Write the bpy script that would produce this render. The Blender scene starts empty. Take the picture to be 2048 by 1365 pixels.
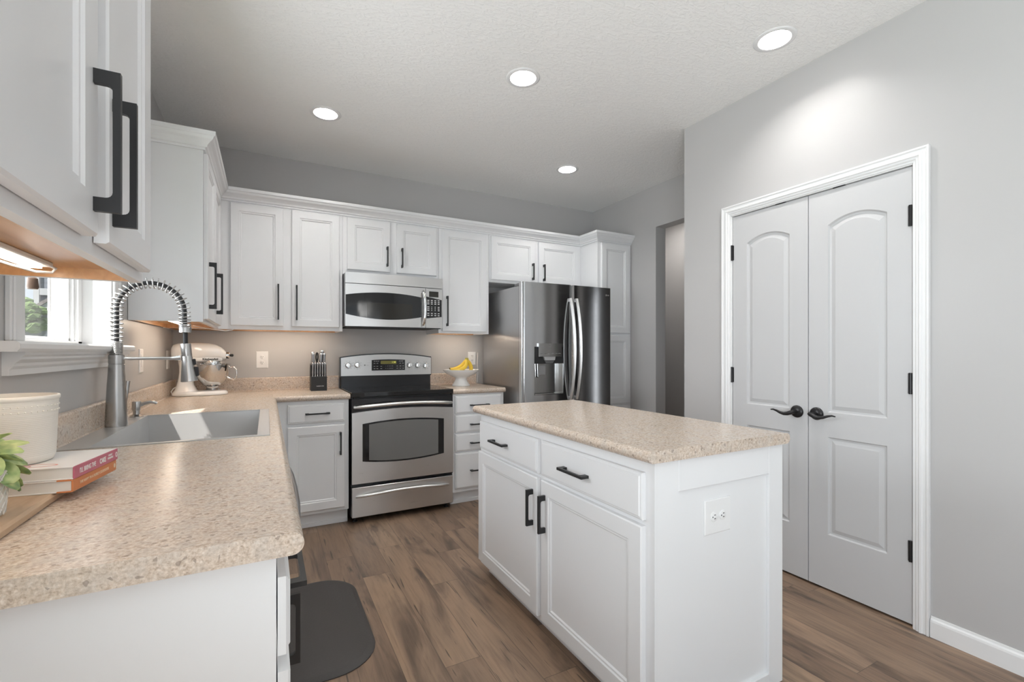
import bpy, bmesh, math, random
from mathutils import Vector, Matrix, geometry
S = bpy.context.scene
COL = S.collection
random.seed(7)
R = math.radians

# ------------------------------------------------------------------ camera
cam = bpy.data.cameras.new('camera')
cam.sensor_width = 36.0
cam.lens = 926.6 / 2048 * 36.0
cam.shift_y = 20.6 / 2048
cam.clip_start = 0.02
camo = bpy.data.objects.new('camera', cam)
COL.objects.link(camo)
camo.location = (0, 0, 1.223)
camo.rotation_euler = (R(90), 0, R(-27.9))
S.camera = camo

# ------------------------------------------------------------------ world, exposure, big lights
S.view_settings.view_transform = 'Standard'
S.view_settings.look = 'None'
S.view_settings.gamma = 1.0
S.view_settings.use_curve_mapping = False
S.view_settings.exposure = 0.0
S.cycles.use_denoising = True
S.cycles.max_bounces = 10
S.cycles.diffuse_bounces = 9
S.cycles.sample_clamp_indirect = 8.0
W = bpy.data.worlds.new('world')
S.world = W
W.use_nodes = True
wn = W.node_tree
bg = wn.nodes['Background']
bg.inputs[0].default_value = (.80, .90, 1, 1)      # bright hazy summer sky
bg.inputs[1].default_value = .9


def lamp(name, kind, loc, direction, energy, color=(1, 1, 1), **kw):
    l = bpy.data.lights.new(name, kind)
    l.energy = energy
    l.color = color
    for k, v in kw.items():
        setattr(l, k, v)
    o = bpy.data.objects.new(name, l)
    COL.objects.link(o)
    o.location = loc
    o.rotation_euler = Vector(direction).to_track_quat('-Z', 'Y').to_euler()
    return o


lamp('sun', 'SUN', (-4, -3, 6), (1, 1.2, -2.5), 12.0, (1, .96, .9), angle=R(.6))
# added fill lamps by the unseen dining openings, tilted up to brighten the ceiling
lamp('fill_patio_door', 'AREA', (-.50, -1.15, .95), (1, .0, 1.2), 102, (.87, .94, 1), shape='RECTANGLE', size=1.6, size_y=1.1)
lamp('fill_dining_window', 'AREA', (1.0, -3.55, 1.45), (0, 1, .9), 10, (.87, .94, 1), shape='RECTANGLE', size=2.2, size_y=1.7)
lamp('daylight_kitchen_window', 'AREA', (-1.60, 2.25, 1.70), (1, -.2, .2), 98, (.90, .95, 1), shape='RECTANGLE', size=1.5, size_y=1.5)

# ------------------------------------------------------------------ materials


def new_mat(name):
    m = bpy.data.materials.new(name)
    m.use_nodes = True
    return m, m.node_tree, m.node_tree.nodes['Principled BSDF']


def pbr(name, col, rough=.5, metal=0., spec=.5, emit=None, es=0., coat=0., trans=0.):
    m, nt, p = new_mat(name)
    p.inputs['Base Color'].default_value = (*col, 1)
    p.inputs['Roughness'].default_value = rough
    p.inputs['Metallic'].default_value = metal
    p.inputs['Specular IOR Level'].default_value = spec
    p.inputs['Coat Weight'].default_value = coat
    p.inputs['Transmission Weight'].default_value = trans
    if emit:
        p.inputs['Emission Color'].default_value = (*emit, 1)
        p.inputs['Emission Strength'].default_value = es
    return m


def nd(nt, t, **kw):
    n = nt.nodes.new(t)
    for k, v in kw.items():
        if k.startswith('i_'):
            key = k[2:]
            key = int(key) if key.isdigit() else key.replace('_', ' ')
            n.inputs[key].default_value = v
        else:
            setattr(n, k, v)
    return n


def obj_coord(nt, scale=(1, 1, 1)):
    tc = nd(nt, 'ShaderNodeTexCoord')
    mp = nd(nt, 'ShaderNodeMapping')
    mp.inputs['Scale'].default_value = scale
    nt.links.new(tc.outputs['Object'], mp.inputs['Vector'])
    return mp.outputs[0]


def bump_noise(m, scale, strength, dist=.002, detail=3, sc3=(1, 1, 1)):
    nt = m.node_tree
    p = nt.nodes['Principled BSDF']
    v = obj_coord(nt, sc3)
    n = nd(nt, 'ShaderNodeTexNoise', i_Scale=scale, i_Detail=detail)
    nt.links.new(v, n.inputs['Vector'])
    b = nd(nt, 'ShaderNodeBump', i_Strength=strength, i_Distance=dist)
    nt.links.new(n.outputs['Fac'], b.inputs['Height'])
    nt.links.new(b.outputs[0], p.inputs['Normal'])
    return m


def ramp(nt, fac, stops):
    r = nd(nt, 'ShaderNodeValToRGB')
    e = r.color_ramp.elements
    e[0].position, e[0].color = stops[0][0], (*stops[0][1], 1)
    e[1].position, e[1].color = stops[-1][0], (*stops[-1][1], 1)
    for p, c in stops[1:-1]:
        x = e.new(p)
        x.color = (*c, 1)
    nt.links.new(fac, r.inputs[0])
    return r.outputs[0]


def mix(nt, a, b, fac, mode='MIX'):
    n = nd(nt, 'ShaderNodeMix', data_type='RGBA', blend_type=mode)
    for s, i in ((fac, 0), (a, 6), (b, 7)):
        if hasattr(s, 'type') and hasattr(s, 'links'):
            nt.links.new(s, n.inputs[i])
        else:
            n.inputs[i].default_value = s if i == 0 else (*s, 1)
    return n.outputs[2]


def mth(nt, op, a, b=None, c=None):
    n = nd(nt, 'ShaderNodeMath', operation=op)
    for i, s in enumerate((a, b, c)):
        if s is None:
            continue
        if hasattr(s, 'links'):
            nt.links.new(s, n.inputs[i])
        else:
            n.inputs[i].default_value = s
    return n.outputs[0]


WALLC = (.50, .492, .488)
M = {}
M['wall'] = bump_noise(pbr('wall_paint', WALLC, .38, spec=.45), 260, .06, .001)
M['ceiling'] = pbr('ceiling_texture', (.90, .895, .885), .75)
M['cab'] = bump_noise(pbr('cabinet_white', (.80, .805, .815), .36), 90, .03, .001)
M['dark_door'] = pbr('dark_reflection', (.035, .034, .034), .45)
M['trim'] = pbr('trim_white', (.80, .80, .80), .38)
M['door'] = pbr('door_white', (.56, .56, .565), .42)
M['black'] = pbr('black_metal', (.018, .018, .019), .42, spec=.45)
M['bronze'] = pbr('dark_bronze', (.022, .021, .022), .3, .4)
M['gloss_black'] = pbr('black_glass', (.010, .010, .011), .06, spec=.55)
M['enamel'] = pbr('black_enamel', (.014, .014, .016), .18)
M['rubber'] = pbr('black_plastic', (.02, .02, .021), .55)
M['chrome'] = pbr('chrome', (.82, .82, .82), .08, 1)
M['nickel'] = pbr('brushed_nickel', (.50, .49, .48), .27, 1)
M['dark_steel'] = pbr('dark_grey_steel', (.25, .25, .255), .36, .85)
M['white_plastic'] = pbr('white_plastic', (.82, .82, .82), .35)
M['slot'] = pbr('outlet_slots', (.05, .05, .05), .6)
M['maple'] = None
M['lamp_lens'] = pbr('lamp_lens', (1, 1, 1), .5, emit=(1, .975, .945), es=285)
M['strip_lens'] = pbr('strip_lens', (1, .9, .75), .5, emit=(1, .83, .66), es=24)
M['ceramic'] = pbr('white_ceramic', (.84, .84, .83), .18)
M['cream'] = pbr('cream_enamel', (.90, .89, .875), .16, coat=.3)
M['banana'] = pbr('banana_peel', (.80, .55, .05), .45)
M['banana_tip'] = pbr('banana_tip', (.10, .07, .03), .7)
M['banana_stem'] = pbr('banana_stem', (.42, .38, .07), .6)
M['pages'] = pbr('book_pages', (.75, .73, .69), .8)
M['cover_white'] = pbr('book_cover_white', (.82, .80, .79), .28)
M['cover_pink'] = pbr('book_spine_pink', (.50, .13, .19), .35)
M['cover_orange'] = pbr('book_spine_orange', (.60, .21, .075), .35)
M['ink_white'] = pbr('white_print', (.85, .82, .80), .5)
M['ink_pale'] = pbr('pale_print', (.80, .62, .45), .5)
M['ink_red'] = pbr('red_print', (.68, .22, .18), .5)
M['ink_grey'] = pbr('grey_print', (.20, .20, .20), .5)
M['ink_silver'] = pbr('silver_print', (.6, .6, .6), .4)
M['lcd'] = pbr('green_display', (.10, .09, .02), .2, emit=(.45, .40, .06), es=.12)
M['lcd_digit'] = pbr('green_digits', (.5, .5, .1), .4, emit=(.75, .75, .15), es=.8)
M['dark_lcd'] = pbr('dark_display', (.018, .016, .012), .1)
M['mat'] = bump_noise(pbr('rubber_mat', (.052, .046, .044), .62), 130, .35, .002)
M['gasket'] = pbr('grey_plastic', (.13, .13, .135), .45)
M['door_edge'] = pbr('fridge_edge', (.62, .62, .62), .35, .6)
M['siding_trim'] = pbr('siding_trim', (.30, .31, .33), .6)
M['shingle'] = bump_noise(pbr('roof_shingle', (.12, .11, .11), .9), 12, .5, .02)
M['grass'] = pbr('lawn', (.10, .16, .05), .9)
M['bark'] = pbr('bark', (.10, .07, .05), .9)
M['foliage'] = pbr('foliage', (.08, .13, .04), .7)
M['brown_wood'] = pbr('brown_ornament', (.10, .06, .04), .5)
M['cord'] = pbr('white_cord', (.75, .74, .72), .5)
M['fabric'] = pbr('curtain', (.6, .6, .6), .8)

# brushed steel


def steel(name, col, rough, axis, aniso=0.):
    m, nt, p = new_mat(name)
    p.inputs['Metallic'].default_value = 1
    p.inputs['Base Color'].default_value = (*col, 1)
    sc = [260, 260, 260]
    sc['xyz'.index(axis)] = 4
    v = obj_coord(nt, sc)
    n = nd(nt, 'ShaderNodeTexNoise', i_Scale=1.0, i_Detail=2)
    nt.links.new(v, n.inputs['Vector'])
    r = mth(nt, 'MULTIPLY_ADD', n.outputs['Fac'], .10, rough - .05)
    nt.links.new(r, p.inputs['Roughness'])
    b = nd(nt, 'ShaderNodeBump', i_Strength=.03, i_Distance=.001)
    nt.links.new(n.outputs['Fac'], b.inputs['Height'])
    nt.links.new(b.outputs[0], p.inputs['Normal'])
    if aniso:
        p.inputs['Anisotropic'].default_value = aniso
        p.inputs['Anisotropic Rotation'].default_value = .25
        tg = nd(nt, 'ShaderNodeTangent', direction_type='RADIAL', axis='Z')
        nt.links.new(tg.outputs[0], p.inputs['Tangent'])
    return m


M['steel'] = steel('brushed_steel', (.64, .635, .63), .30, 'x', .75)
M['steel_v'] = steel('brushed_steel_upright', (.55, .55, .545), .17, 'z')
M['fridge'] = steel('fridge_steel', (.46, .46, .465), .17, 'x', .85)
M['fridge_side'] = steel('fridge_side_steel', (.50, .50, .505), .36, 'z')
M['sink'] = steel('sink_steel', (.55, .55, .55), .34, 'y')
M['sink'].node_tree.nodes['Principled BSDF'].inputs['Metallic'].default_value = .6
M['bowl_steel'] = pbr('polished_bowl_steel', (.62, .61, .60), .07, 1)

# ceiling knockdown texture
nt = M['ceiling'].node_tree
v = obj_coord(nt, (1, 2.2, 1))
n1 = nd(nt, 'ShaderNodeTexNoise', i_Scale=22, i_Detail=5, i_Distortion=1.6)
nt.links.new(v, n1.inputs['Vector'])
h = ramp(nt, n1.outputs['Fac'], [(.46, (0, 0, 0)), (.60, (1, 1, 1))])
b = nd(nt, 'ShaderNodeBump', i_Strength=.30, i_Distance=.005)
nt.links.new(h, b.inputs['Height'])
nt.links.new(b.outputs[0], nt.nodes['Principled BSDF'].inputs['Normal'])

# granite laminate


def laminate():
    m, nt, p = new_mat('granite_laminate')
    v = obj_coord(nt)
    n1 = nd(nt, 'ShaderNodeTexNoise', i_Scale=150, i_Detail=4, i_Roughness=.65)
    n2 = nd(nt, 'ShaderNodeTexNoise', i_Scale=32, i_Detail=3)
    vo = nd(nt, 'ShaderNodeTexVoronoi', i_Scale=350)
    vo2 = nd(nt, 'ShaderNodeTexVoronoi', i_Scale=150)
    for n in (n1, n2, vo, vo2):
        nt.links.new(v, n.inputs['Vector'])
    base = ramp(nt, n1.outputs['Fac'], [(.30, (.38, .295, .23)), (.45, (.56, .46, .375)), (.56, (.65, .555, .47)), (.70, (.77, .70, .63))])
    cell = ramp(nt, vo.outputs['Color'], [(.0, (.52, .46, .41)), (.22, (.86, .83, .80)), (1, (1.1, 1.07, 1.04))])
    c = mix(nt, base, cell, .6, 'MULTIPLY')
    grey = ramp(nt, n2.outputs['Fac'], [(.42, (0, 0, 0)), (.66, (1, 1, 1))])
    c = mix(nt, c, (.52, .48, .44), mth(nt, 'MULTIPLY', grey, .38))
    sp = nd(nt, 'ShaderNodeSeparateColor')
    nt.links.new(vo2.outputs['Color'], sp.inputs[0])
    dark = mth(nt, 'GREATER_THAN', sp.outputs[0], .965)
    c = mix(nt, c, (.16, .12, .10), mth(nt, 'MULTIPLY', dark, .5))
    nt.links.new(c, p.inputs['Base Color'])
    p.inputs['Roughness'].default_value = .24
    p.inputs['Specular IOR Level'].default_value = .5
    return m


M['laminate'] = laminate()

# floor planks


def planks():
    m, nt, p = new_mat('vinyl_planks')
    tc = nd(nt, 'ShaderNodeTexCoord')
    sx = nd(nt, 'ShaderNodeSeparateXYZ')
    nt.links.new(tc.outputs['Object'], sx.inputs[0])
    X, Y = sx.outputs[0], sx.outputs[1]
    u = mth(nt, 'DIVIDE', mth(nt, 'ADD', X, 10.03), .152)
    row = mth(nt, 'FLOOR', u)
    wn1 = nd(nt, 'ShaderNodeTexWhiteNoise', noise_dimensions='1D')
    nt.links.new(row, wn1.inputs['W'])
    vv = mth(nt, 'ADD', mth(nt, 'DIVIDE', mth(nt, 'ADD', Y, 20), 1.22), mth(nt, 'MULTIPLY', wn1.outputs['Value'], 5.3))
    colr = mth(nt, 'FLOOR', vv)
    cb = nd(nt, 'ShaderNodeCombineXYZ')
    nt.links.new(row, cb.inputs[0])
    nt.links.new(colr, cb.inputs[1])
    wn2 = nd(nt, 'ShaderNodeTexWhiteNoise', noise_dimensions='3D')
    nt.links.new(cb.outputs[0], wn2.inputs['Vector'])
    off = mth(nt, 'MULTIPLY', wn2.outputs['Value'], 37.)

    def stretched(sx_, sy_, detail, dist=0., rough=.6):
        c = nd(nt, 'ShaderNodeCombineXYZ')
        nt.links.new(mth(nt, 'MULTIPLY_ADD', X, sx_, off), c.inputs[0])
        nt.links.new(mth(nt, 'MULTIPLY_ADD', Y, sy_, off), c.inputs[1])
        nt.links.new(off, c.inputs[2])
        n = nd(nt, 'ShaderNodeTexNoise', i_Scale=1.0, i_Detail=detail, i_Distortion=dist, i_Roughness=rough)
        nt.links.new(c.outputs[0], n.inputs['Vector'])
        return n.outputs['Fac']
    grain = stretched(70, 4.0, 5, .5)
    broad = stretched(9, 1.3, 3, 1.2)
    knot = stretched(11, 2.4, 3, .7)
    crack = stretched(80, 3.4, 2, .15)
    tone = ramp(nt, wn2.outputs['Value'], [(0, (.195, .128, .088)), (.35, (.245, .165, .113)), (.7, (.285, .192, .132)), (1, (.33, .225, .15))])
    g = ramp(nt, grain, [(.30, (.72, .71, .70)), (.52, (1, 1, 1)), (.75, (1.14, 1.13, 1.12))])
    c = mix(nt, tone, g, .8, 'MULTIPLY')
    bb = ramp(nt, broad, [(.33, (.48, .48, .50)), (.50, (1, 1, 1)), (.70, (1.22, 1.19, 1.15))])
    c = mix(nt, c, bb, .9, 'MULTIPLY')
    k = ramp(nt, knot, [(.61, (0, 0, 0)), (.73, (1, 1, 1))])
    c = mix(nt, c, (.055, .042, .036), mth(nt, 'MULTIPLY', k, .75))
    cr = ramp(nt, crack, [(.675, (0, 0, 0)), (.71, (1, 1, 1))])
    c = mix(nt, c, (.045, .034, .028), mth(nt, 'MULTIPLY', cr, .75))
    fu = mth(nt, 'FRACT', u)
    fv = mth(nt, 'FRACT', vv)
    e1 = mth(nt, 'MINIMUM', fu, mth(nt, 'SUBTRACT', 1, fu))
    e2 = mth(nt, 'MINIMUM', fv, mth(nt, 'SUBTRACT', 1, fv))
    s1 = mth(nt, 'LESS_THAN', e1, .0085)
    s2 = mth(nt, 'LESS_THAN', e2, .0011)
    seam = mth(nt, 'MAXIMUM', s1, s2)
    c = mix(nt, c, (.07, .05, .04), mth(nt, 'MULTIPLY', seam, .6))
    nt.links.new(c, p.inputs['Base Color'])
    nt.links.new(mth(nt, 'MULTIPLY_ADD', grain, .2, .28), p.inputs['Roughness'])
    b = nd(nt, 'ShaderNodeBump', i_Strength=.15, i_Distance=.002)
    nt.links.new(mth(nt, 'SUBTRACT', grain, mth(nt, 'MULTIPLY', seam, 1.2)), b.inputs['Height'])
    nt.links.new(b.outputs[0], p.inputs['Normal'])
    p.inputs['Specular IOR Level'].default_value = .42
    return m


M['floor'] = planks()


def wood(name, c0, c1, sc, rough):
    m, nt, p = new_mat(name)
    v = obj_coord(nt, sc)
    n = nd(nt, 'ShaderNodeTexNoise', i_Scale=1, i_Detail=5, i_Distortion=.8)
    nt.links.new(v, n.inputs['Vector'])
    nt.links.new(ramp(nt, n.outputs['Fac'], [(.3, c0), (.7, c1)]), p.inputs['Base Color'])
    p.inputs['Roughness'].default_value = rough
    return m


M['maple'] = wood('maple_underside', (.50, .27, .12), (.60, .34, .16), (60, 3, 60), .28)
M['board'] = wood('board_wood', (.44, .30, .19), (.62, .46, .32), (40, 5, 40), .45)


def checker_bump(name, col, rough, scale, strength):
    m, nt, p = new_mat(name)
    p.inputs['Base Color'].default_value = (*col, 1)
    p.inputs['Roughness'].default_value = rough
    v = obj_coord(nt)
    vo = nd(nt, 'ShaderNodeTexVoronoi', i_Scale=scale)
    nt.links.new(v, vo.inputs['Vector'])
    b = nd(nt, 'ShaderNodeBump', i_Strength=strength, i_Distance=.003)
    nt.links.new(vo.outputs['Distance'], b.inputs['Height'])
    nt.links.new(b.outputs[0], p.inputs['Normal'])
    return m


M['pot_glaze'] = pbr('white_pot_glaze', (.80, .775, .72), .5)
M['knit'] = pbr('knit_pot', (.72, .69, .64), .7)


def leaf_mat():
    m, nt, p = new_mat('succulent_leaf')
    v = obj_coord(nt)
    n = nd(nt, 'ShaderNodeTexNoise', i_Scale=45, i_Detail=2)
    nt.links.new(v, n.inputs['Vector'])
    nt.links.new(ramp(nt, n.outputs['Fac'], [(.35, (.20, .30, .13)), (.5, (.36, .46, .18)), (.65, (.56, .62, .28))]), p.inputs['Base Color'])
    p.inputs['Roughness'].default_value = .5
    return m


M['leaf'] = leaf_mat()


def siding():
    m, nt, p = new_mat('lap_siding')
    tc = nd(nt, 'ShaderNodeTexCoord')
    sx = nd(nt, 'ShaderNodeSeparateXYZ')
    nt.links.new(tc.outputs['Object'], sx.inputs[0])
    f = mth(nt, 'FRACT', mth(nt, 'DIVIDE', sx.outputs[2], .11))
    c = mix(nt, (.13, .145, .175), (.08, .088, .11), mth(nt, 'LESS_THAN', f, .10))
    nt.links.new(c, p.inputs['Base Color'])
    p.inputs['Roughness'].default_value = .7
    return m


M['siding'] = siding()


def pane():
    m = bpy.data.materials.new('window_glass')
    m.use_nodes = True
    nt = m.node_tree
    nt.nodes.clear()
    o = nd(nt, 'ShaderNodeOutputMaterial')
    t = nd(nt, 'ShaderNodeBsdfTransparent')
    g = nd(nt, 'ShaderNodeBsdfGlossy', i_Roughness=.02)
    mx = nd(nt, 'ShaderNodeMixShader', i_0=.07)
    nt.links.new(t.outputs[0], mx.inputs[1])
    nt.links.new(g.outputs[0], mx.inputs[2])
    nt.links.new(mx.outputs[0], o.inputs[0])
    return m


M['pane'] = pane()
M['handle_steel'] = pbr('handle_steel', (.82, .815, .81), .36, 1)
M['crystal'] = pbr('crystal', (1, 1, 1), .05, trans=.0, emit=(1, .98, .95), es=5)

# ------------------------------------------------------------------ mesh helpers
WM = {}


def wmat(o):
    return WM.get(o.name, Matrix()) if o else Matrix()


class MB:
    def __init__(s):
        s.bm = bmesh.new()

    def face(s, vs, mi=0):
        try:
            f = s.bm.faces.new(vs)
            f.material_index = mi
            return f
        except ValueError:
            return None

    def box(s, x0, x1, y0, y1, z0, z1, bev=0., mi=0, seg=1):
        r = bmesh.ops.create_cube(s.bm, size=1)
        vs = r['verts']
        for v in vs:
            v.co = Vector(((x0 + x1) / 2 + v.co.x * (x1 - x0), (y0 + y1) / 2 + v.co.y * (y1 - y0), (z0 + z1) / 2 + v.co.z * (z1 - z0)))
        fs = set(f for v in vs for f in v.link_faces)
        for f in fs:
            f.material_index = mi
        if bev:
            es = list(set(e for v in vs for e in v.link_edges))
            bmesh.ops.bevel(s.bm, geom=es, offset=bev, segments=seg, affect='EDGES', profile=.5, material=mi)
        return s

    def prism(s, pts, axis, a0, a1, mi=0):
        def mk(p, a):
            return {'x': (a, p[0], p[1]), 'y': (p[0], a, p[1]), 'z': (p[0], p[1], a)}[axis]
        A = [s.bm.verts.new(mk(p, a0)) for p in pts]
        B = [s.bm.verts.new(mk(p, a1)) for p in pts]
        n = len(pts)
        for i in range(n):
            s.face((A[i], A[(i + 1) % n], B[(i + 1) % n], B[i]), mi)
        s.face(A[::-1], mi)
        s.face(B, mi)
        return s

    def loops(s, L, cap0=True, cap1=True, mi=0, closed=True):
        V = [[s.bm.verts.new(p) for p in l] for l in L]
        n = len(V[0])
        for a, b in zip(V, V[1:]):
            for i in range(n if closed else n - 1):
                s.face((a[i], a[(i + 1) % n], b[(i + 1) % n], b[i]), mi)
        if cap0:
            s.face(V[0][::-1], mi)
        if cap1:
            s.face(V[-1], mi)
        return s

    def tube(s, path, r, n=10, caps=True, mi=0, flat=1.0, up=None):
        P = [Vector(p) for p in path]
        rs = r if isinstance(r, (list, tuple)) else [r] * len(P)
        T = []
        for i in range(len(P)):
            t = (P[min(i + 1, len(P) - 1)] - P[max(i - 1, 0)])
            T.append(t.normalized())
        u = Vector(up) if up else (Vector((0, 0, 1)) if abs(T[0].z) < .9 else Vector((1, 0, 0)))
        u = (u - T[0] * u.dot(T[0])).normalized()
        L = []
        for i, p in enumerate(P):
            u = (u - T[i] * u.dot(T[i])).normalized()
            w = T[i].cross(u)
            L.append([p + (u * math.cos(2 * math.pi * k / n) * flat + w * math.sin(2 * math.pi * k / n)) * rs[i] for k in range(n)])
        return s.loops(L, caps, caps, mi)

    def lathe(s, prof, c, n=32, mi=0, axis='z', cap0=True, cap1=True, sx=1., sy=1.):
        L = []
        for r, h in prof:
            l = []
            for k in range(n):
                a = 2 * math.pi * k / n
                p, q = r * math.cos(a) * sx, r * math.sin(a) * sy
                d = {'z': (p, q, h), 'x': (h, p, q), 'y': (q, h, p)}[axis]
                l.append(Vector(c) + Vector(d))
            L.append(l)
        return s.loops(L, cap0, cap1, mi)

    def build(s, name, mats, parent=None, smooth=None, xf=None, label=None):
        bmesh.ops.remove_doubles(s.bm, verts=s.bm.verts, dist=1e-6)
        bmesh.ops.recalc_face_normals(s.bm, faces=s.bm.faces)
        inv = wmat(parent).inverted()
        s.bm.transform(inv @ xf if xf else inv)
        me = bpy.data.meshes.new(name)
        s.bm.to_mesh(me)
        s.bm.free()
        if not isinstance(mats, (list, tuple)):
            mats = [mats]
        for m in mats:
            me.materials.append(M[m] if isinstance(m, str) else m)
        if smooth:
            for p in me.polygons:
                p.use_smooth = True
            me.set_sharp_from_angle(angle=R(smooth))
        o = bpy.data.objects.new(name, me)
        COL.objects.link(o)
        if parent:
            o.parent = parent
            WM[o.name] = wmat(parent)
        else:
            WM[o.name] = Matrix()
        if label:
            o['label'] = label
        return o


def thing(name, label, cat, loc=(0, 0, 0), rotz=0., group=None):
    o = bpy.data.objects.new(name, None)
    o.empty_display_size = .05
    COL.objects.link(o)
    o.location = loc
    o.rotation_euler = (0, 0, rotz)
    WM[o.name] = Matrix.Translation(loc) @ Matrix.Rotation(rotz, 4, 'Z')
    return tag(o, label, cat, group)


def tag(o, label, cat, group=None, kind=None):
    o['label'] = label
    o['category'] = cat
    if group:
        o['group'] = group
    if kind:
        o['kind'] = kind
    return o


def struct(o, label, cat):
    return tag(o, label, cat, kind='structure')


def text(body, size, mat, parent, name, xf, extrude=.0003, sx=1., bold=0.):
    cu = bpy.data.curves.new('t', 'FONT')
    cu.body = body
    cu.size = size
    cu.extrude = extrude
    cu.offset = bold
    cu.align_x = 'CENTER'
    cu.align_y = 'CENTER'
    cu.resolution_u = 3
    t = bpy.data.objects.new('t', cu)
    COL.objects.link(t)
    dg = bpy.context.evaluated_depsgraph_get()
    dg.update()
    me = bpy.data.meshes.new_from_object(t.evaluated_get(dg))
    bpy.data.objects.remove(t)
    bpy.data.curves.remove(cu)
    me.transform(wmat(parent).inverted() @ xf @ Matrix.Diagonal((sx, 1, 1, 1)))
    me.materials.clear()
    me.materials.append(M[mat])
    o = bpy.data.objects.new(name, me)
    COL.objects.link(o)
    o.parent = parent
    WM[o.name] = wmat(parent)
    return o


def frame_y(x, y, z):      # text facing -y
    return Matrix.Translation((x, y, z)) @ Matrix.Rotation(R(90), 4, 'X')


FACING = {
    '-y': lambda face: (lambda u, z, d: (u, face + d, z)),
    '+x': lambda face: (lambda u, z, d: (face - d, u, z)),
    '-x': lambda face: (lambda u, z, d: (face + d, u, z)),
}
PANEL = lambda fw: [(0, .020), (0, .004), (.004, 0), (fw, 0), (fw + .004, .0045), (fw + .011, .0045), (fw + .016, .010)]
SLAB = [(0, .020), (0, .007), (.004, .004), (.009, .0035), (.012, 0)]


def add_door(mb, facing, face, u0, u1, z0, z1, prof):
    f = FACING[facing](face)
    L = []
    for i, d in prof:
        L.append([f(u0 + i, z0 + i, d), f(u1 - i, z0 + i, d), f(u1 - i, z1 - i, d), f(u0 + i, z1 - i, d)])
    mb.loops(L)
    return mb


def pull(parent, c, along, out, L, stand=.034, w=.010, leg=.022, bar=.010, name='handle'):
    """A squared U-shaped bar pull on the face point c."""
    a, o_ = Vector(along), Vector(out)
    sd = a.cross(o_)
    h = L / 2
    q = stand - bar
    pts = [(-h, 0), (-h, stand), (h, stand), (h, 0), (h - leg, 0)]
    rr = .009
    for k in range(5):
        t = k / 4 * math.pi / 2
        pts.append((h - leg - rr + rr * math.cos(t), q - rr + rr * math.sin(t)))
    for k in range(5):
        t = k / 4 * math.pi / 2
        pts.append((-h + leg + rr - rr * math.sin(t), q - rr + rr * math.cos(t)))
    pts.append((-h + leg, 0))
    A = [Vector(c) + a * p[0] + o_ * p[1] + sd * w / 2 for p in pts]
    B = [Vector(c) + a * p[0] + o_ * p[1] - sd * w / 2 for p in pts]
    mb = MB()
    mb.loops([A, B])
    return mb.build(name, 'black', parent)


def arc(n, a0, a1):
    return [(math.cos(R(a0 + (a1 - a0) * i / n)), math.sin(R(a0 + (a1 - a0) * i / n))) for i in range(n + 1)]


# ------------------------------------------------------------------ room shell
XL, YB, XR, XH, ZC = -.595, 4.055, 2.521, 3.146, 2.742
YF = -3.6
struct(MB().box(-.79, 4.5, YF - .15, 4.2, -.06, 0).build('floor', 'floor'), 'brown wood-look vinyl plank floor', 'floor')

LIGHTS = [(.332, 3.17), (1.258, 2.245), (2.185, 1.395), (2.215, 3.20)]
LR = .078
bmc = bmesh.new()
outer = [(-.79, YF - .15), (4.5, YF - .15), (4.5, 4.2), (-.79, 4.2)]
pts = [Vector(p) for p in outer]
edges = [(i, (i + 1) % 4) for i in range(4)]
for lx, ly in LIGHTS:
    b0 = len(pts)
    for k in range(32):
        a = 2 * math.pi * k / 32
        pts.append(Vector((lx + LR * math.cos(a), ly + LR * math.sin(a))))
        edges.append((b0 + k, b0 + (k + 1) % 32))
res = geometry.delaunay_2d_cdt(pts, edges, [], 1, 1e-6)
vsx = [bmc.verts.new((p.x, p.y, ZC)) for p in res[0]]
for t in res[2]:
    c = sum((res[0][i] for i in t), Vector((0, 0))) / 3
    if any((c - Vector(l)).length < LR for l in LIGHTS):
        continue
    bmc.faces.new([vsx[i] for i in t])
ext = bmesh.ops.extrude_face_region(bmc, geom=list(bmc.faces))
for g in ext['geom']:
    if isinstance(g, bmesh.types.BMVert):
        g.co.z += .02
mb = MB()
mb.bm.free()
mb.bm = bmc
struct(mb.build('ceiling', 'ceiling'), 'white knock-down textured ceiling', 'ceiling')
struct(MB().box(-.79, 4.5, YF - .15, 4.2, ZC + .2, ZC + .26).build('trim_2', 'ceiling'), 'roof deck above the ceiling', 'ceiling')

WY0, WY1, WZ0, WZ1 = 1.731, 2.595, 1.250, 2.20
PD0, PD1, PDZ = -2.05, .05, 2.25
mb = MB()
for y0, y1, z0, z1 in ((YF - .15, PD0, 0, ZC), (PD0, PD1, PDZ, ZC), (PD1, WY0, 0, ZC), (WY0, WY1, 0, WZ0), (WY0, WY1, WZ1, ZC), (WY1, 4.2, 0, ZC)):
    mb.box(-.78, XL, y0, y1, z0, z1)
struct(mb.build('wall_left', 'wall'), 'grey painted wall with the window over the sink', 'wall')
struct(MB().box(XL, 4.5, YB, 4.2, 0, ZC).build('wall_back', 'wall'), 'grey painted wall behind the range and cabinets', 'wall')
mb = MB()
mb.box(XR, XR + .11, YF, .945, 0, ZC)
mb.box(XR, XR + .11, 1.915, 2.246, 0, ZC)
mb.box(XR, XR + .11, .945, 1.915, 2.075, ZC)
struct(mb.build('wall_right', 'wall'), 'light grey wall around the double pantry doors', 'wall')
mb = MB()
mb.box(XH, XH + .12, 3.13, YB, 0, ZC)
mb.box(XH, XH + .12, 2.10, 3.13, 2.362, ZC)
mb.box(XH, XH + .12, -.3, 2.10, 0, ZC)
mb.box(XR + .11, XH, 2.136, 2.246, 0, ZC)
struct(mb.build('wall_hall', 'wall'), 'grey wall with the tall hallway opening beside the tall cabinet', 'wall')
mb = MB()
mb.box(4.15, 4.25, -.3, YB, 0, ZC)
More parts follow.
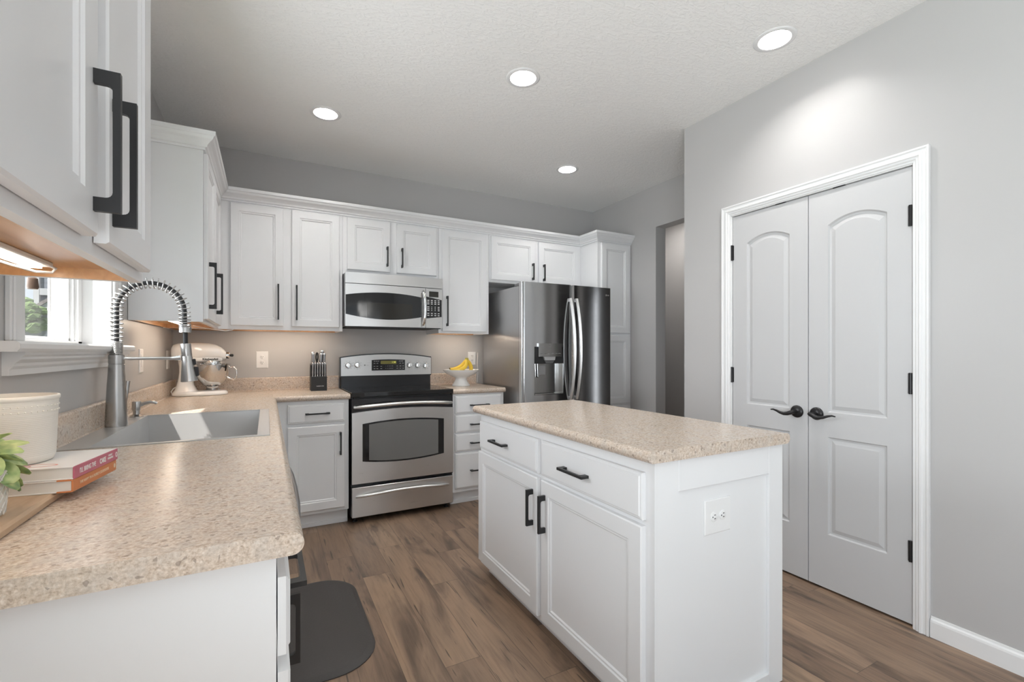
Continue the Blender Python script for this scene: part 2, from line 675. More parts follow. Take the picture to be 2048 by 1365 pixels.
mb.box(XH + .12, 4.15, -.4, -.3, 0, ZC)
struct(mb.build('wall_corridor', 'wall'), 'grey hallway wall seen through the opening', 'wall')
mb = MB()
mb.box(-.78, .0, YF - .12, YF, 0, ZC)
mb.box(2.0, XR + .11, YF - .12, YF, 0, ZC)
mb.box(0, 2.0, YF - .12, YF, 0, .6)
mb.box(0, 2.0, YF - .12, YF, 2.3, ZC)
struct(mb.build('wall_front', 'wall'), 'grey wall with a window at the dining end', 'wall')

d4 = thing('added_door', 'dark grey door added in the hallway recess to darken the refrigerator reflection', 'door', (2.89, 2.246, 0))  # added unseen door; its dark colour gives the refrigerator a dark reflection
d4['kind'] = 'structure'
MB().box(2.70, 3.06, 2.2465, 2.262, .012, 2.04, .003).build('door_slab', 'dark_door', d4)
mb = MB()
for a, b_ in ((2.64, 2.70), (3.06, 3.12)):
    mb.box(a, b_, 2.2465, 2.266, 0, 2.045, .003)
mb.box(2.64, 3.12, 2.2465, 2.266, 2.045, 2.105, .003)
mb.build('door_casing', 'trim', d4)

w5 = thing('added_glow_strip', 'narrow glowing panel added in the hallway for a bright streak on the refrigerator', 'window', (4.15, 1.42, .2))  # unseen glowing panel, added to put a bright streak on the refrigerator
w5['kind'] = 'structure'
mb = MB()
for a, b_, c, d in ((1.34, 1.38, .2, 2.1), (1.46, 1.50, .2, 2.1), (1.38, 1.46, .2, .26), (1.38, 1.46, 2.04, 2.1)):
    mb.box(4.125, 4.1495, a, b_, c, d, .002)
mb.build('sash_frame', 'trim', w5)
M['glow_streak'] = pbr('glow_streak_panel', (.8, .8, .8), .3, emit=(.92, .96, 1), es=3.2)
MB().box(4.138, 4.1495, 1.38, 1.46, .26, 2.04).build('glow_pane', 'glow_streak', w5)

# baseboard
prof = [(0, 0), (0, .088), (-.004, .088), (-.006, .080), (-.011, .074), (-.013, .066), (-.013, 0)]
mb = MB()
mb.prism([(XR + p[0], p[1]) for p in prof], 'y', YF, .915)
mb.prism([(XR + p[0], p[1]) for p in prof], 'y', 1.958, 2.246)
struct(mb.build('baseboard_right', 'trim'), 'white baseboard along the pantry wall', 'baseboard')

# pantry casing, mitred profile sweep
cp = [(0, .0), (.0, .017), (.008, .017), (.012, .013), (.022, .013), (.026, .017), (.034, .017), (.038, .012), (.046, .012), (.050, .007), (.058, .007), (.060, 0)]
y0, y1, zt = .978, 1.882, 2.052
L = []
for o_, d in cp[::-1]:
    o_ = .060 - o_
    L.append((o_, d))
loopsx = []
for (yy, zz, sy, sz) in ((y0, 0, -1, 0), (y0, zt, -1, 1), (y1, zt, 1, 1), (y1, 0, 1, 0)):
    loopsx.append([(XR - d, yy + sy * o_, zz + sz * o_) for o_, d in L])
mb = MB()
mb.loops(loopsx)
mb.box(XR - .001, XR + .10, y0 - .035, y0 + .002, 0, zt + .003)
mb.box(XR - .001, XR + .10, y1 - .002, y1 + .035, 0, zt + .003)
mb.box(XR - .001, XR + .10, y0, y1, zt - .004, zt + .02)
struct(mb.build('trim_1', 'trim'), 'white moulded casing around the pantry doors', 'door casing')


def pantry_door(name, ya, yb, hinge_y, hand, label):
    """One moulded two-panel leaf; ya < yb, hand = +1 when the lever points to +y."""
    fx = XR + .006
    z0, z1 = .012, 2.043
    st = .094
    pa, pb = ya + st, yb - st
    if hand > 0:
        pa, pb = ya + .098, yb - .092
    f = FACING['-x'](fx)
    LR0, LR1, UR0, UZ, UP = .288, .786, .912, 1.866, 1.904
    N = 16
    archp = []
    for i in range(N + 1):
        t = i / N
        archp.append((pb + (pa - pb) * t, UZ + (UP - UZ) * (1 - (2 * t - 1) ** 2)))
    root = thing(name, label, 'door', (fx, (ya + yb) / 2, 0))
    root['kind'] = 'structure'
    mb = MB()
    q = lambda p: [mb.bm.verts.new(f(u, z, 0)) for u, z in p]
    mb.face(q([(ya, z0), (pa, z0), (pa, z1), (ya, z1)]))
    mb.face(q([(pb, z0), (yb, z0), (yb, z1), (pb, z1)]))
    mb.face(q([(pa, z0), (pb, z0), (pb, LR0), (pa, LR0)]))
    mb.face(q([(pa, LR1), (pb, LR1), (pb, UR0), (pa, UR0)]))
    mb.face(q(archp[::-1] + [(pb, z1), (pa, z1)]))

    def sunk(outline):
        c = Vector((sum(p[0] for p in outline) / len(outline), sum(p[1] for p in outline) / len(outline)))
        lo = (min(p[0] for p in outline), min(p[1] for p in outline))
        hi = (max(p[0] for p in outline), max(p[1] for p in outline))
        LL = []
        for ins, d in ((0, 0), (.006, .009), (.014, .010), (.034, .003), (.036, .003)):
            sc = ((hi[0] - lo[0] - 2 * ins) / (hi[0] - lo[0]), (hi[1] - lo[1] - 2 * ins) / (hi[1] - lo[1]))
            mx_, mz_ = (lo[0] + hi[0]) / 2, (lo[1] + hi[1]) / 2
            LL.append([f(mx_ + (p[0] - mx_) * sc[0], mz_ + (p[1] - mz_) * sc[1], d) for p in outline])
        mb.loops(LL, cap0=False)
    sunk([(pa, LR0), (pb, LR0), (pb, LR1), (pa, LR1)])
    sunk([(pa, UR0), (pb, UR0)] + archp)
    # edges and back
    b_ = .034
    mb.loops([[f(ya, z0, 0), f(yb, z0, 0), f(yb, z1, 0), f(ya, z1, 0)], [f(ya, z0, b_), f(yb, z0, b_), f(yb, z1, b_), f(ya, z1, b_)]], cap0=False)
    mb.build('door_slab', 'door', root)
    for hz in (.336, 1.080, 1.825):
        h = MB()
        h.lathe([(.0065, -.047), (.0065, .047)], (fx - .006, hinge_y, hz), 10)
        h.box(fx - .004, fx + .001, min(hinge_y, hinge_y + hand * -.0) - .010, hinge_y + .010, hz - .045, hz + .045)
        h.build('hinge', 'bronze', root, 40)
    cy = (ya + yb) / 2 + hand * -.075
    MB().box(fx - .006, fx + .02, cy - .027, cy + .027, 2.0435, 2.0475).build('ball_catch', 'bronze', root)
    hy = ya + .056 if hand > 0 else yb - .041
    hd = MB()
    hd.lathe([(.033, 0), (.033, -.005), (.030, -.008), (.0305, -.011), (.026, -.015), (.0, -.017)], (fx, hy, .899), 32, axis='x')
    lv = hd.build('handle', 'bronze', root, 40)
    hd = MB()
    hd.tube([(fx - .012, hy, .899), (fx - .05, hy, .899)], .011, 14)
    s_ = hand
    P = [(fx - .052, hy - s_ * .013, .902), (fx - .055, hy, .897), (fx - .056, hy + s_ * .02, .889), (fx - .056, hy + s_ * .04, .886), (fx - .056, hy + s_ * .06, .890), (fx - .055, hy + s_ * .08, .898), (fx - .053, hy + s_ * .10, .903), (fx - .051, hy + s_ * .115, .900)]
    hd.tube(P, [.008, .0115, .0105, .009, .0075, .006, .0045, .003], 12, up=(1, 0, 0), flat=.9)
    hd.build('lever', 'bronze', lv, 50)
    return root


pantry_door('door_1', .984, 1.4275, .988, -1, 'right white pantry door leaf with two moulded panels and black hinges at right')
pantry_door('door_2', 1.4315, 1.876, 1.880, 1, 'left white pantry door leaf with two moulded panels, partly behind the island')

# window over the sink
WX = -.735
win = thing('window_1', 'white framed sliding window over the kitchen sink', 'window', (XL, (WY0 + WY1) / 2, WZ0))
win['kind'] = 'structure'
mb = MB()
mb.box(-.78, XL + .001, WY1 - .012, WY1, WZ0, WZ1)
mb.box(-.78, XL + .001, WY0, WY0 + .012, WZ0, WZ1)
mb.box(-.78, XL + .001, WY0, WY1, WZ1 - .012, WZ1)
mb.build('jamb', 'trim', win)
mb = MB()
for a, b_ in ((WY0 - .074, WY0 + .006), (WY1 - .006, WY1 + .072)):
    mb.box(XL, XL + .014, a, b_, WZ0, WZ1 + .01, .003)
    mb.box(XL + .012, XL + .019, a + (.008 if a < 2 else .046), a + (.034 if a < 2 else .070), WZ0, WZ1 + .05, .003)
mb.box(XL, XL + .014, WY0 - .074, WY1 + .072, WZ1 - .006, WZ1 + .07, .003)
mb.build('casing', 'trim', win)
sp = [(-.775, WZ0 - .002), (-.775, WZ0 - .03), (XL + .052, WZ0 - .026), (XL + .058, WZ0 - .018), (XL + .058, WZ0 - .008), (XL + .052, WZ0 - .0)]
mb = MB()
mb.box(-.775, XL, WY0, WY1, WZ0 - .03, WZ0 - .001)
mb.prism([(XL, WZ0 - .028), (XL, WZ0 - .001)] + [(XL + .052, WZ0 - .001), (XL + .058, WZ0 - .008), (XL + .058, WZ0 - .020), (XL + .052, WZ0 - .028)], 'y', WY0 - .155, WY1 + .115)
mb.build('stool', 'trim', win)
ap = [(XL, 1.222), (XL + .044, 1.222), (XL + .044, 1.214), (XL + .036, 1.208), (XL + .036, 1.202), (XL + .024, 1.192), (XL + .022, 1.184), (XL + .014, 1.176), (XL + .014, 1.160), (XL, 1.160)]
MB().prism(ap, 'y', WY0 - .085, WY1 + .085).build('apron', 'trim', win)
mb = MB()
a0, a1, b0, b1 = WY0 + .012, WY1 - .012, WZ0 + .002, WZ1 - .012
for (ya, yb, xa, xb) in ((a0, a0 + .045, -.775, -.69), (a1 - .043, a1, -.775, -.69), (a1 - .055, a1 - .043, -.768, -.702), (a1 - .066, a1 - .055, -.760, -.714), (a0 + .045, a0 + .075, -.760, -.714)):
    mb.box(xa, xb, ya, yb, b0, b1, .0015)
mb.box(-.775, -.69, a0, a1, b0, b0 + .012, .0015)
mb.box(-.760, -.714, a0 + .045, a1 - .055, b0 + .012, b0 + .025, .0015)
mb.box(-.775, -.69, a0, a1, b1 - .045, b1, .0015)
mb.build('sash_frame', 'trim', win)
MB().box(-.739, -.733, 2.392, 2.408, b0 + .02, b1 - .04, .001).build('muntin', 'trim', win)
MB().box(-.7375, -.7345, a0 + .07, a1 - .06, b0 + .02, b1 - .04).build('glass_pane', 'pane', win)

# ------------------------------------------------------------------ cabinets
FY = 3.726          # face frame plane of the back uppers
DY = 3.706
UZ0, UZ1 = 1.375, 2.300


def wall_body(mb, x0, x1, y0, y1, z0, z1, side, rec=.028):
    """Carcass with a recessed underside; side tells which way the face frame looks."""
    t = .016
    if side == '-y':
        mb.box(x0, x1, y0, y0 + .02, z0, z1)
        mb.box(x0, x0 + t, y0 + .02, y1, z0, z1)
        mb.box(x1 - t, x1, y0 + .02, y1, z0, z1)
        mb.box(x0 + t, x1 - t, y0 + .02, y1, z0 + rec, z1)
    else:
        mb.box(x1 - .02, x1, y0, y1, z0, z1)
        mb.box(x0, x1 - .02, y0, y0 + t, z0, z1)
        mb.box(x0, x1 - .02, y1 - t, y1, z0, z1)
        mb.box(x0, x1 - .02, y0 + t, y1 - t, z0 + rec, z1)
    return mb


def underside(parent, x0, x1, y0, y1, z0, rec=.028):
    t = .0165
    mb = MB()
    mb.box(x0 + t, x1 - t, y0 + t, y1 - t, z0 + rec - .004, z0 + rec - .0005)
    # bare inner faces of the ends below the bottom panel
    mb.box(x0 + t, x1 - t, y0 + t, y0 + t + .003, z0 + .0005, z0 + rec - .004)
    mb.box(x0 + t, x1 - t, y1 - t - .003, y1 - t, z0 + .0005, z0 + rec - .004)
    mb.box(x0 + t, x0 + t + .003, y0 + t, y1 - t, z0 + .0005, z0 + rec - .004)
    return mb.build('underside', 'maple', parent, label='bare maple coloured underside')


def add_doors(root, facing, face, specs):
    """specs: (u0, u1, z0, z1, profile, handle) with handle = (kind, u, z, length)."""
    outv = {'-y': (0, -1, 0), '+x': (1, 0, 0), '-x': (-1, 0, 0)}[facing]
    al = {'-y': (1, 0, 0), '+x': (0, 1, 0), '-x': (0, 1, 0)}[facing]
    for nm, u0, u1, z0, z1, pr, hd in specs:
        mb = MB()
        add_door(mb, facing, face, u0, u1, z0, z1, pr)
        d = mb.build(nm, 'cab', root)
        if hd:
            k, u, z, Ln = hd
            c = FACING[facing](face)(u, z, 0)
            pull(d, c, (0, 0, 1) if k == 'v' else al, outv, Ln)


# near upper cabinet on the left wall
NX, NZ = -.2625, 1.386
r = thing('wall_cabinet', 'white upper cabinet hanging over the near counter, cut by the left edge', 'cabinet', (XL + .002, 1.0, NZ))
wall_body(MB(), XL + .002, NX, .60, 1.394, NZ, 2.30, '+x').build('cabinet_body', 'cab', r)
underside(r, XL + .002, NX - .004, .60, 1.394, NZ)
add_doors(r, '+x', -.2405, [('door', .645, .976, 1.408, 2.255, PANEL(.062), ('v', .953, 1.556, .224)), ('door', 1.030, 1.361, 1.408, 2.255, PANEL(.062), ('v', 1.056, 1.556, .224))])
# far upper cabinet on the left wall
r = thing('wall_cabinet', 'white upper cabinet on the left wall beyond the window, plain end panel facing us', 'cabinet', (XL + .002, 3.3, UZ0))
wall_body(MB(), XL + .002, -.29, 2.85, 3.724, UZ0, UZ1, '+x').build('cabinet_body', 'cab', r)
underside(r, XL + .002, -.294, 2.85, 3.724, UZ0)
add_doors(r, '+x', -.2695, [('door', 2.868, 3.255, 1.392, 2.248, PANEL(.055), ('v', 2.925, 1.572, .247)), ('door', 3.268, 3.655, 1.392, 2.248, PANEL(.055), ('v', 3.325, 1.572, .247))])
# back row
r = thing('wall_cabinet', 'white two-door upper cabinet in the corner, left of the microwave', 'cabinet', (.11, YB - .002, UZ0))
wall_body(MB(), XL + .002, .510, FY, YB - .002, UZ0, UZ1, '-y').build('cabinet_body', 'cab', r)
underside(r, XL + .002, .510, FY + .004, YB - .002, UZ0)
add_doors(r, '-y', DY, [('door', -.221, .106, 1.402, 2.248, PANEL(.052), ('v', .073, 1.575, .252)), ('door', .160, .487, 1.402, 2.248, PANEL(.052), ('v', .192, 1.575, .252))])
r = thing('wall_cabinet', 'short white two-door cabinet directly above the microwave', 'cabinet', (.89, YB - .002, 1.815))
MB().box(.512, 1.272, FY, YB - .002, 1.815, UZ1).build('cabinet_body', 'cab', r)
add_doors(r, '-y', DY, [('door', .542, .869, 1.850, 2.248, PANEL(.055), ('v', .842, 1.970, .155)), ('door', .920, 1.252, 1.850, 2.248, PANEL(.055), ('v', .959, 1.970, .155))])
r = thing('wall_cabinet', 'white single-door upper cabinet between microwave and refrigerator', 'cabinet', (1.5, YB - .002, UZ0))
wall_body(MB(), 1.274, 1.738, FY, YB - .002, UZ0, UZ1, '-y').build('cabinet_body', 'cab', r)
underside(r, 1.274, 1.738, FY + .004, YB - .002, UZ0)
add_doors(r, '-y', DY, [('door', 1.302, 1.713, 1.392, 2.245, PANEL(.055), ('v', 1.340, 1.561, .252))])
r = thing('wall_cabinet', 'short white two-door cabinet above the refrigerator', 'cabinet', (2.2, YB - .002, 1.838))
MB().box(1.740, 2.738, FY, YB - .002, 1.838, UZ1).build('cabinet_body', 'cab', r)
add_doors(r, '-y', DY, [('door', 1.756, 2.209, 1.860, 2.245, PANEL(.055), ('v', 2.176, 1.958, .153)), ('door', 2.246, 2.703, 1.860, 2.245, PANEL(.055), ('v', 2.296, 1.958, .153))])
TY = 3.46
r = thing('tall_cabinet', 'tall narrow white pantry cabinet right of the refrigerator', 'cabinet', (2.94, YB - .002, 0))
mb = MB()
mb.box(2.740, XH - .002, TY, YB - .002, .10, UZ1)
mb.box(2.742, XH - .002, TY + .06, YB - .002, 0, .10)
mb.build('cabinet_body', 'cab', r)
add_doors(r, '-y', TY - .0205, [('door', 2.774, 3.118, 1.398, 2.244, PANEL(.055), None), ('door', 2.774, 3.118, .722, 1.378, PANEL(.055), None), ('door', 2.774, 3.118, .125, .704, PANEL(.055), None)])

# crown moulding swept with mitres
cprof = [(0, 2.258), (.010, 2.258), (.010, 2.268), (.018, 2.272), (.022, 2.282), (.034, 2.296), (.046, 2.306), (.052, 2.318), (.058, 2.322), (.060, 2.342), (0, 2.342)]


def crown(name, path, label):
    N = len(path)
    LL = []
    for i, (px, py) in enumerate(path):
        def nrm(a, b):
            t = Vector((b[0] - a[0], b[1] - a[1])).normalized()
            return Vector((t.y, -t.x))
        if i == 0:
            m_ = nrm(path[0], path[1])
        elif i == N - 1:
            m_ = nrm(path[-2], path[-1])
        else:
            n1, n2 = nrm(path[i - 1], path[i]), nrm(path[i], path[i + 1])
            m_ = (n1 + n2) / (1 + n1.dot(n2))
        LL.append([(px + m_.x * o_, py + m_.y * o_, z) for o_, z in cprof])
    mb = MB()
    mb.loops(LL)
    return tag(mb.build(name, 'cab'), label, 'moulding')


E_ = .0005
crown('crown_molding', [(XL + .002, 2.85 - E_), (-.29 + E_, 2.85 - E_), (-.29 + E_, FY - E_), (2.74 - E_, FY - E_), (2.74 - E_, TY - E_), (XH - .002, TY - E_)], 'white crown moulding running along the tops of the back wall cabinets')
crown('crown_molding', [(XL + .002, .60 - E_), (NX + E_, .60 - E_), (NX + E_, 1.394 + E_), (XL + .002, 1.394 + E_)], 'white crown moulding on top of the near left cabinet')

# base cabinets, back wall
CT = .922
BY, BD = 3.45, 3.4295


def base_back(label, x0, x1, specs):
    r = thing('base_cabinet', label, 'cabinet', ((x0 + x1) / 2, YB - .002, 0))
    mb = MB()
    mb.box(x0, x1, BY, YB - .002, .105, .8835)
    mb.box(x0, x1, BY + .055, YB - .002, 0, .105)
    mb.box(x0, x1, BY + .047, BY + .055, 0, .030, .002)
    mb.build('cabinet_body', 'cab', r)
    add_doors(r, '-y', BD, specs)
    return r


base_back('white base cabinet left of the range, one drawer over one door', .040, .514, [
    ('drawer', .123, .487, .733, .862, SLAB, ('h', .308, .797, .155)),
    ('door', .123, .487, .130, .710, PANEL(.055), ('v', .456, .581, .157))])
base_back('white base cabinet with four drawers between range and refrigerator', 1.294, 1.745, [
    ('drawer', 1.313, 1.716, .729, .868, SLAB, ('h', 1.517, .793, .163)),
    ('drawer', 1.313, 1.716, .580, .716, SLAB, ('h', 1.517, .640, .163)),
    ('drawer', 1.313, 1.716, .429, .568, SLAB, ('h', 1.517, .492, .163)),
    ('drawer', 1.313, 1.716, .134, .415, SLAB, ('h', 1.517, .272, .163))])

# base cabinets, left wall
LX, LD = .0145, .0365


def base_left(label, y0, y1, specs, hollow=False):
    r = thing('base_cabinet', label, 'cabinet', (XL + .002, (y0 + y1) / 2, 0))
    mb = MB()
    if hollow:
        mb.box(XL + .002, LX - .02, y0, y1, .105, .66)
        mb.box(LX - .02, LX, y0, y1, .105, .8835)
    else:
        mb.box(XL + .002, LX, y0, y1, .105, .8835)
    mb.box(XL + .002, LX - .055, y0, y1, 0, .105)
    mb.build('cabinet_body', 'cab', r)
    add_doors(r, '+x', LD, specs)
    return r


base_left('white base cabinet at the near end of the left counter, plain end panel facing us', .885, 1.268, [
    ('drawer', .889, 1.255, .700, .835, SLAB, ('h', 1.082, .765, .165)),
    ('door', .889, 1.255, .130, .672, PANEL(.055), ('v', 1.212, .566, .165))])
base_left('white base cabinet under the sink on the left run', 1.892, 2.74, [
    ('door', 1.905, 2.31, .130, .680, PANEL(.055), ('v', 2.28, .56, .155)),
    ('door', 2.325, 2.73, .130, .680, PANEL(.055), ('v', 2.355, .56, .155))], True)
base_left('white corner base cabinet at the far end of the left run', 2.742, 3.448, [
    ('door', 2.76, 3.14, .130, .850, PANEL(.055), ('v', 2.79, .60, .155))])
r = thing('dishwasher', 'dishwasher under the left counter, only its arched handle end shows', 'dishwasher', (-.28, 1.58, 0))
MB().box(XL + .01, LX, 1.272, 1.888, .02, .880).build('dishwasher_body', 'rubber', r)
d = MB().box(LX, LX + .026, 1.276, 1.884, .12, .878, .004).build('door', 'steel', r)
mb = MB()
mb.tube([(LX + .024, 1.875, .80), (LX + .042, 1.868, .80), (LX + .055, 1.845, .80), (LX + .060, 1.75, .80), (LX + .062, 1.58, .80), (LX + .060, 1.41, .80), (LX + .055, 1.315, .80), (LX + .042, 1.292, .80), (LX + .024, 1.285, .80)], .008, 10)
mb.build('handle', 'dark_steel', d, 60)

# ------------------------------------------------------------------ countertops


def nose_profile(edge, zt=CT, th=.038, sgn=1, back=None):
    """Postformed edge: list of (u, z); edge is the outermost u, sgn the outward direction."""
    r_ = th / 2
    pts = [(edge + sgn * (-r_ + r_ * math.cos(R(a))), zt - r_ + r_ * math.sin(R(a))) for a in range(90, -91, -15)]
    return pts


CX = .056
r = thing('countertop', 'beige granite-look laminate counter running along the left wall and into the corner', 'countertop', (-.27, .85, .884))
mb = MB()
HX0, HX1, HY0, HY1 = -.545, -.004, 1.885, 2.700


def run(a, b_):
    mb.prism([(XL + .003, CT - .038), (XL + .003, CT)] + nose_profile(CX), 'y', a, b_)


run(.850, HY0)
run(HY1, 3.44)
mb.box(XL + .003, HX0, HY0, HY1, CT - .038, CT)
mb.prism([(HX1, CT - .038), (HX1, CT)] + nose_profile(CX), 'y', HY0, HY1)
mb.box(XL + .003, CX - .019, 3.44, YB - .003, CT - .038, CT)
npf = nose_profile(3.42, sgn=-1)
mb.prism([(YB - .003, CT - .038), (YB - .003, CT)] + npf, 'x', CX - .019, .522)
mb.build('counter_slab', 'laminate', r, 30)


def bs_prof(w0, sgn):
    t = .02
    z0, z1 = CT, CT + .10
    p = [(w0, z0), (w0, z1)]
    rr = .008
    p += [(w0 + sgn * (t - rr + rr * math.sin(R(a))), z1 - rr + rr * math.cos(R(a))) for a in range(0, 91, 18)]
    p += [(w0 + sgn * (t + .0), z0 + .006), (w0 + sgn * (t + .006), z0)]
    return p


mb = MB()
mb.prism(bs_prof(XL + .003, 1), 'y', .850, YB - .003)
mb.prism(bs_prof(YB - .003, -1), 'x', XL + .023, .522)
mb.build('backsplash', 'laminate', r, 30)

r = thing('countertop', 'short beige laminate counter between range and refrigerator', 'countertop', (1.52, 3.73, .884))
MB().prism([(YB - .003, CT - .038), (YB - .003, CT)] + nose_profile(3.42, sgn=-1), 'x', 1.2915, 1.752).build('counter_slab', 'laminate', r, 30)
MB().prism(bs_prof(YB - .003, -1), 'x', 1.2915, 1.752).build('backsplash', 'laminate', r, 30)

# ------------------------------------------------------------------ island
r = thing('kitchen_island', 'white island cabinet with two drawers, two doors and a panelled end', 'kitchen island', (1.37, 1.7, 0))
IX0, IX1, IY0, IY1 = 1.0505, 1.692, 1.050, 2.352
mb = MB()
mb.box(IX0, IX1, IY0 + .012, IY1, .055, .8835)
mb.box(IX0 + .05, IX1, IY0 + .012, IY1 - .02, 0, .055)
mb.build('cabinet_body', 'cab', r)
mb = MB()
mb.box(IX0, 1.155, IY0, IY0 + .012, 0.0, .8835, .001)
mb.box(1.612, IX1, IY0, IY0 + .012, 0.0, .8835, .001)
mb.box(1.155, 1.612, IY0, IY0 + .012, .778, .8835, .001)
mb.box(1.155, 1.612, IY0, IY0 + .012, 0.0, .05, .001)
mb.prism([(IX0 - .002, IY0 - .002), (IX0 + .010, IY0 - .002), (IX0 + .010, IY0), (IX0, IY0), (IX0, IY0 + .01), (IX0 - .002, IY0 + .01)], 'z', .055, .8835)
mb.build('end_panel', 'cab', r)
MB().box(IX0 + .040, IX0 + .05, IY0 + .012, IY1 - .02, 0, .045, .002).build('toe_kick', 'cab', r)
add_doors(r, '+x', 0, [])
for nm, u0, u1, z0, z1, pr, hd in [
        ('drawer', 1.717, 2.332, .694, .842, SLAB, ('h', 2.070, .766, .160)),
        ('drawer', 1.087, 1.687, .694, .843, SLAB, ('h', 1.432, .767, .160)),
        ('door', 1.717, 2.343, .078, .676, PANEL(.058), ('v', 1.752, .541, .157)),
        ('door', 1.087, 1.687, .078, .676, PANEL(.058), ('v', 1.652, .541, .157))]:
    mb = MB()
    add_door(mb, '-x', 1.030, u0, u1, z0, z1, pr)
    d = mb.build(nm, 'cab', r)
    pull(d, (1.030, hd[1], hd[2]), (0, 0, 1) if hd[0] == 'v' else (0, 1, 0), (-1, 0, 0), hd[3])
r = thing('countertop', 'beige laminate top on the white island', 'countertop', (1.36, 1.7, .884))
MB().prism(nose_profile(1.706) + nose_profile(1.006, sgn=-1)[::-1], 'y', 1.030, 2.364).build('counter_slab', 'laminate', r, 30)


def outlet(label, xf, w, h, gangs=None, kind='duplex', horiz=False, group=None):
    """Plate in local x (width), z (height), front towards -y."""
    p = xf.to_translation()
    r = thing('wall_switch' if kind == 'switch' else 'wall_outlet', label, 'switch' if kind == 'switch' else 'outlet', p, 0, group)
    mb = MB()
    L = []
    for i, d in ((0, -.0003), (0, -.003), (.003, -.006), (.006, -.006)):
        a, b_ = w / 2 - i, h / 2 - i
        L.append([(-a, d, -b_), (a, d, -b_), (a, d, b_), (-a, d, b_)])
    mb.loops(L)
    mb.build('cover_plate', 'white_plastic', r, xf=xf)
    if kind == 'switch':
        MB().box(-.0165, .0165, -.0075, -.005, -.033, .033, .001).build('rocker', 'white_plastic', r, xf=xf)
    else:
        for s_ in (-1, 1):
            cx_, cz_ = (s_ * .0215, 0) if horiz else (0, s_ * .0215)
            mb = MB()
            mb.lathe([(.0165, -.0055), (.0165, -.008), (.0155, -.0085)], (cx_, 0, cz_), 20, axis='y', sx=1, sy=.95)
            s = mb.build('socket', 'white_plastic', r, 40, xf=xf)
            mb = MB()
            for q in (-1, 1):
                if horiz:
                    mb.box(cx_ - .001, cx_ + .006, -.0090, -.0083, q * .006 - .0013, q * .006 + .0013)
                else:
                    mb.box(q * .006 - .0013, q * .006 + .0013, -.0090, -.0083, cz_ - .001, cz_ + .007)
            if horiz:
                mb.box(cx_ - .010, cx_ - .006, -.0090, -.0083, -.002, .002)
            else:
                mb.box(-.002, .002, -.0090, -.0083, cz_ - .010, cz_ - .006)
            mb.build('slots', 'slot', s, xf=xf)
    for s_ in ((0,) if horiz or kind == 'duplex' else (-1, 1)):
        MB().lathe([(.003, -.006), (.003, -.0068)], (0, 0, s_ * .045), 10, axis='y').build('screw', 'white_plastic', r, 40, xf=xf)
    return r


T = Matrix.Translation
outlet('white outlet on the back wall between stand mixer and knife block', T((-.031, YB, 1.158)), .082, .128)
outlet('white outlet on the back wall behind the bananas, next to the refrigerator', T((1.716, YB, 1.157)), .078, .122)
outlet('white outlet set sideways in the near end of the island', T((1.3465, IY0 + .012, .668)), .128, .116, horiz=True)
RX = Matrix.Rotation(R(90), 4, 'Z')
outlet('white switch on the left wall nearer the window, behind the faucet arm', T((XL, 3.11, 1.172)) @ RX, .075, .126, kind='switch')
outlet('white switch on the left wall near the corner, left of the spray head', T((XL, 3.87, 1.167)) @ RX, .075, .126, kind='switch')

# ------------------------------------------------------------------ sink
r = thing('sink', 'stainless steel drop-in sink with a square deep bowl in the left counter', 'sink', (-.28, 2.29, CT))
SX0, SX1, SY0, SY1 = -.566, .010, 1.870, 2.712
bx0, bx1, by0, by1 = -.488, -.030, 1.890, 2.694
mb = MB()
zt = CT + .003
O = [(SX0, SY0), (SX1, SY0), (SX1, SY1), (SX0, SY1)]
I = [(bx0, by0), (bx1, by0), (bx1, by1), (bx0, by1)]
ins = .012
I2 = [(bx0 + ins, by0 + ins), (bx1 - ins, by0 + ins), (bx1 - ins, by1 - ins), (bx0 + ins, by1 - ins)]
O1 = [(SX0 - 0, SY0), (SX1, SY0), (SX1, SY1), (SX0, SY1)]
mb.loops([[(x, y, CT + .0004) for x, y in O1], [(x, y, zt - .001) for x, y in O1], [(x + (.001 if x < -.3 else -.001), y + (.001 if y < 2 else -.001), zt) for x, y in O], [(x, y, zt) for x, y in I], [(x, y, zt - .004) for x, y in I],
          [(x, y, CT - .195) for x, y in I2], [(x + (.02 if x < -.3 else -.02), y + (.02 if y < 2.3 else -.02), CT - .205) for x, y in I2]], cap0=False)
mb.build('basin', 'sink', r)
mb = MB()
mb.lathe([(.045, CT - .204), (.045, CT - .202), (.03, CT - .2025), (.028, CT - .2035)], (-.26, 2.30, 0), 24)
mb.build('drain', 'chrome', r, 40)

# faucet
FX, FYY = -.527, 2.36
zb = CT + .003
r = thing('faucet', 'brushed nickel pull-down faucet with an open spring arch at the sink', 'faucet', (FX, FYY, zb))
mb = MB()
mb.lathe([(.036, zb), (.036, zb + .004), (.0355, zb + .02), (.0335, zb + .08), (.030, zb + .16), (.0265, zb + .215), (.0255, zb + .245), (.0245, zb + .246), (.0245, zb + .249), (.0258, zb + .25), (.0255, zb + .283), (.021, zb + .285), (.0, zb + .285)], (FX, FYY, 0), 36)
mb.build('faucet_body', 'nickel', r, 40)
zs = zb + .285
SPX = FX + .222
P = []
for k in range(10):
    P.append(Vector((FX, FYY, zs + (1.39 - zs) * k / 10)))
rad = (SPX - FX) / 2
for k in range(31):
    a = math.pi - math.pi * 1.0 * k / 30
    P.append(Vector((FX + rad + rad * math.cos(a), FYY, 1.39 + .112 * math.sin(a))))
P.append(Vector((SPX + .001, FYY, 1.35)))
P.append(Vector((SPX + .003, FYY, 1.31)))
MB().tube(P + [Vector((SPX + .004, FYY, 1.245))], .0085, 12).build('hose', 'rubber', r, 60)
# coil
cum = [0]
for a, b_ in zip(P, P[1:]):
    cum.append(cum[-1] + (b_ - a).length)
TL = cum[-1]


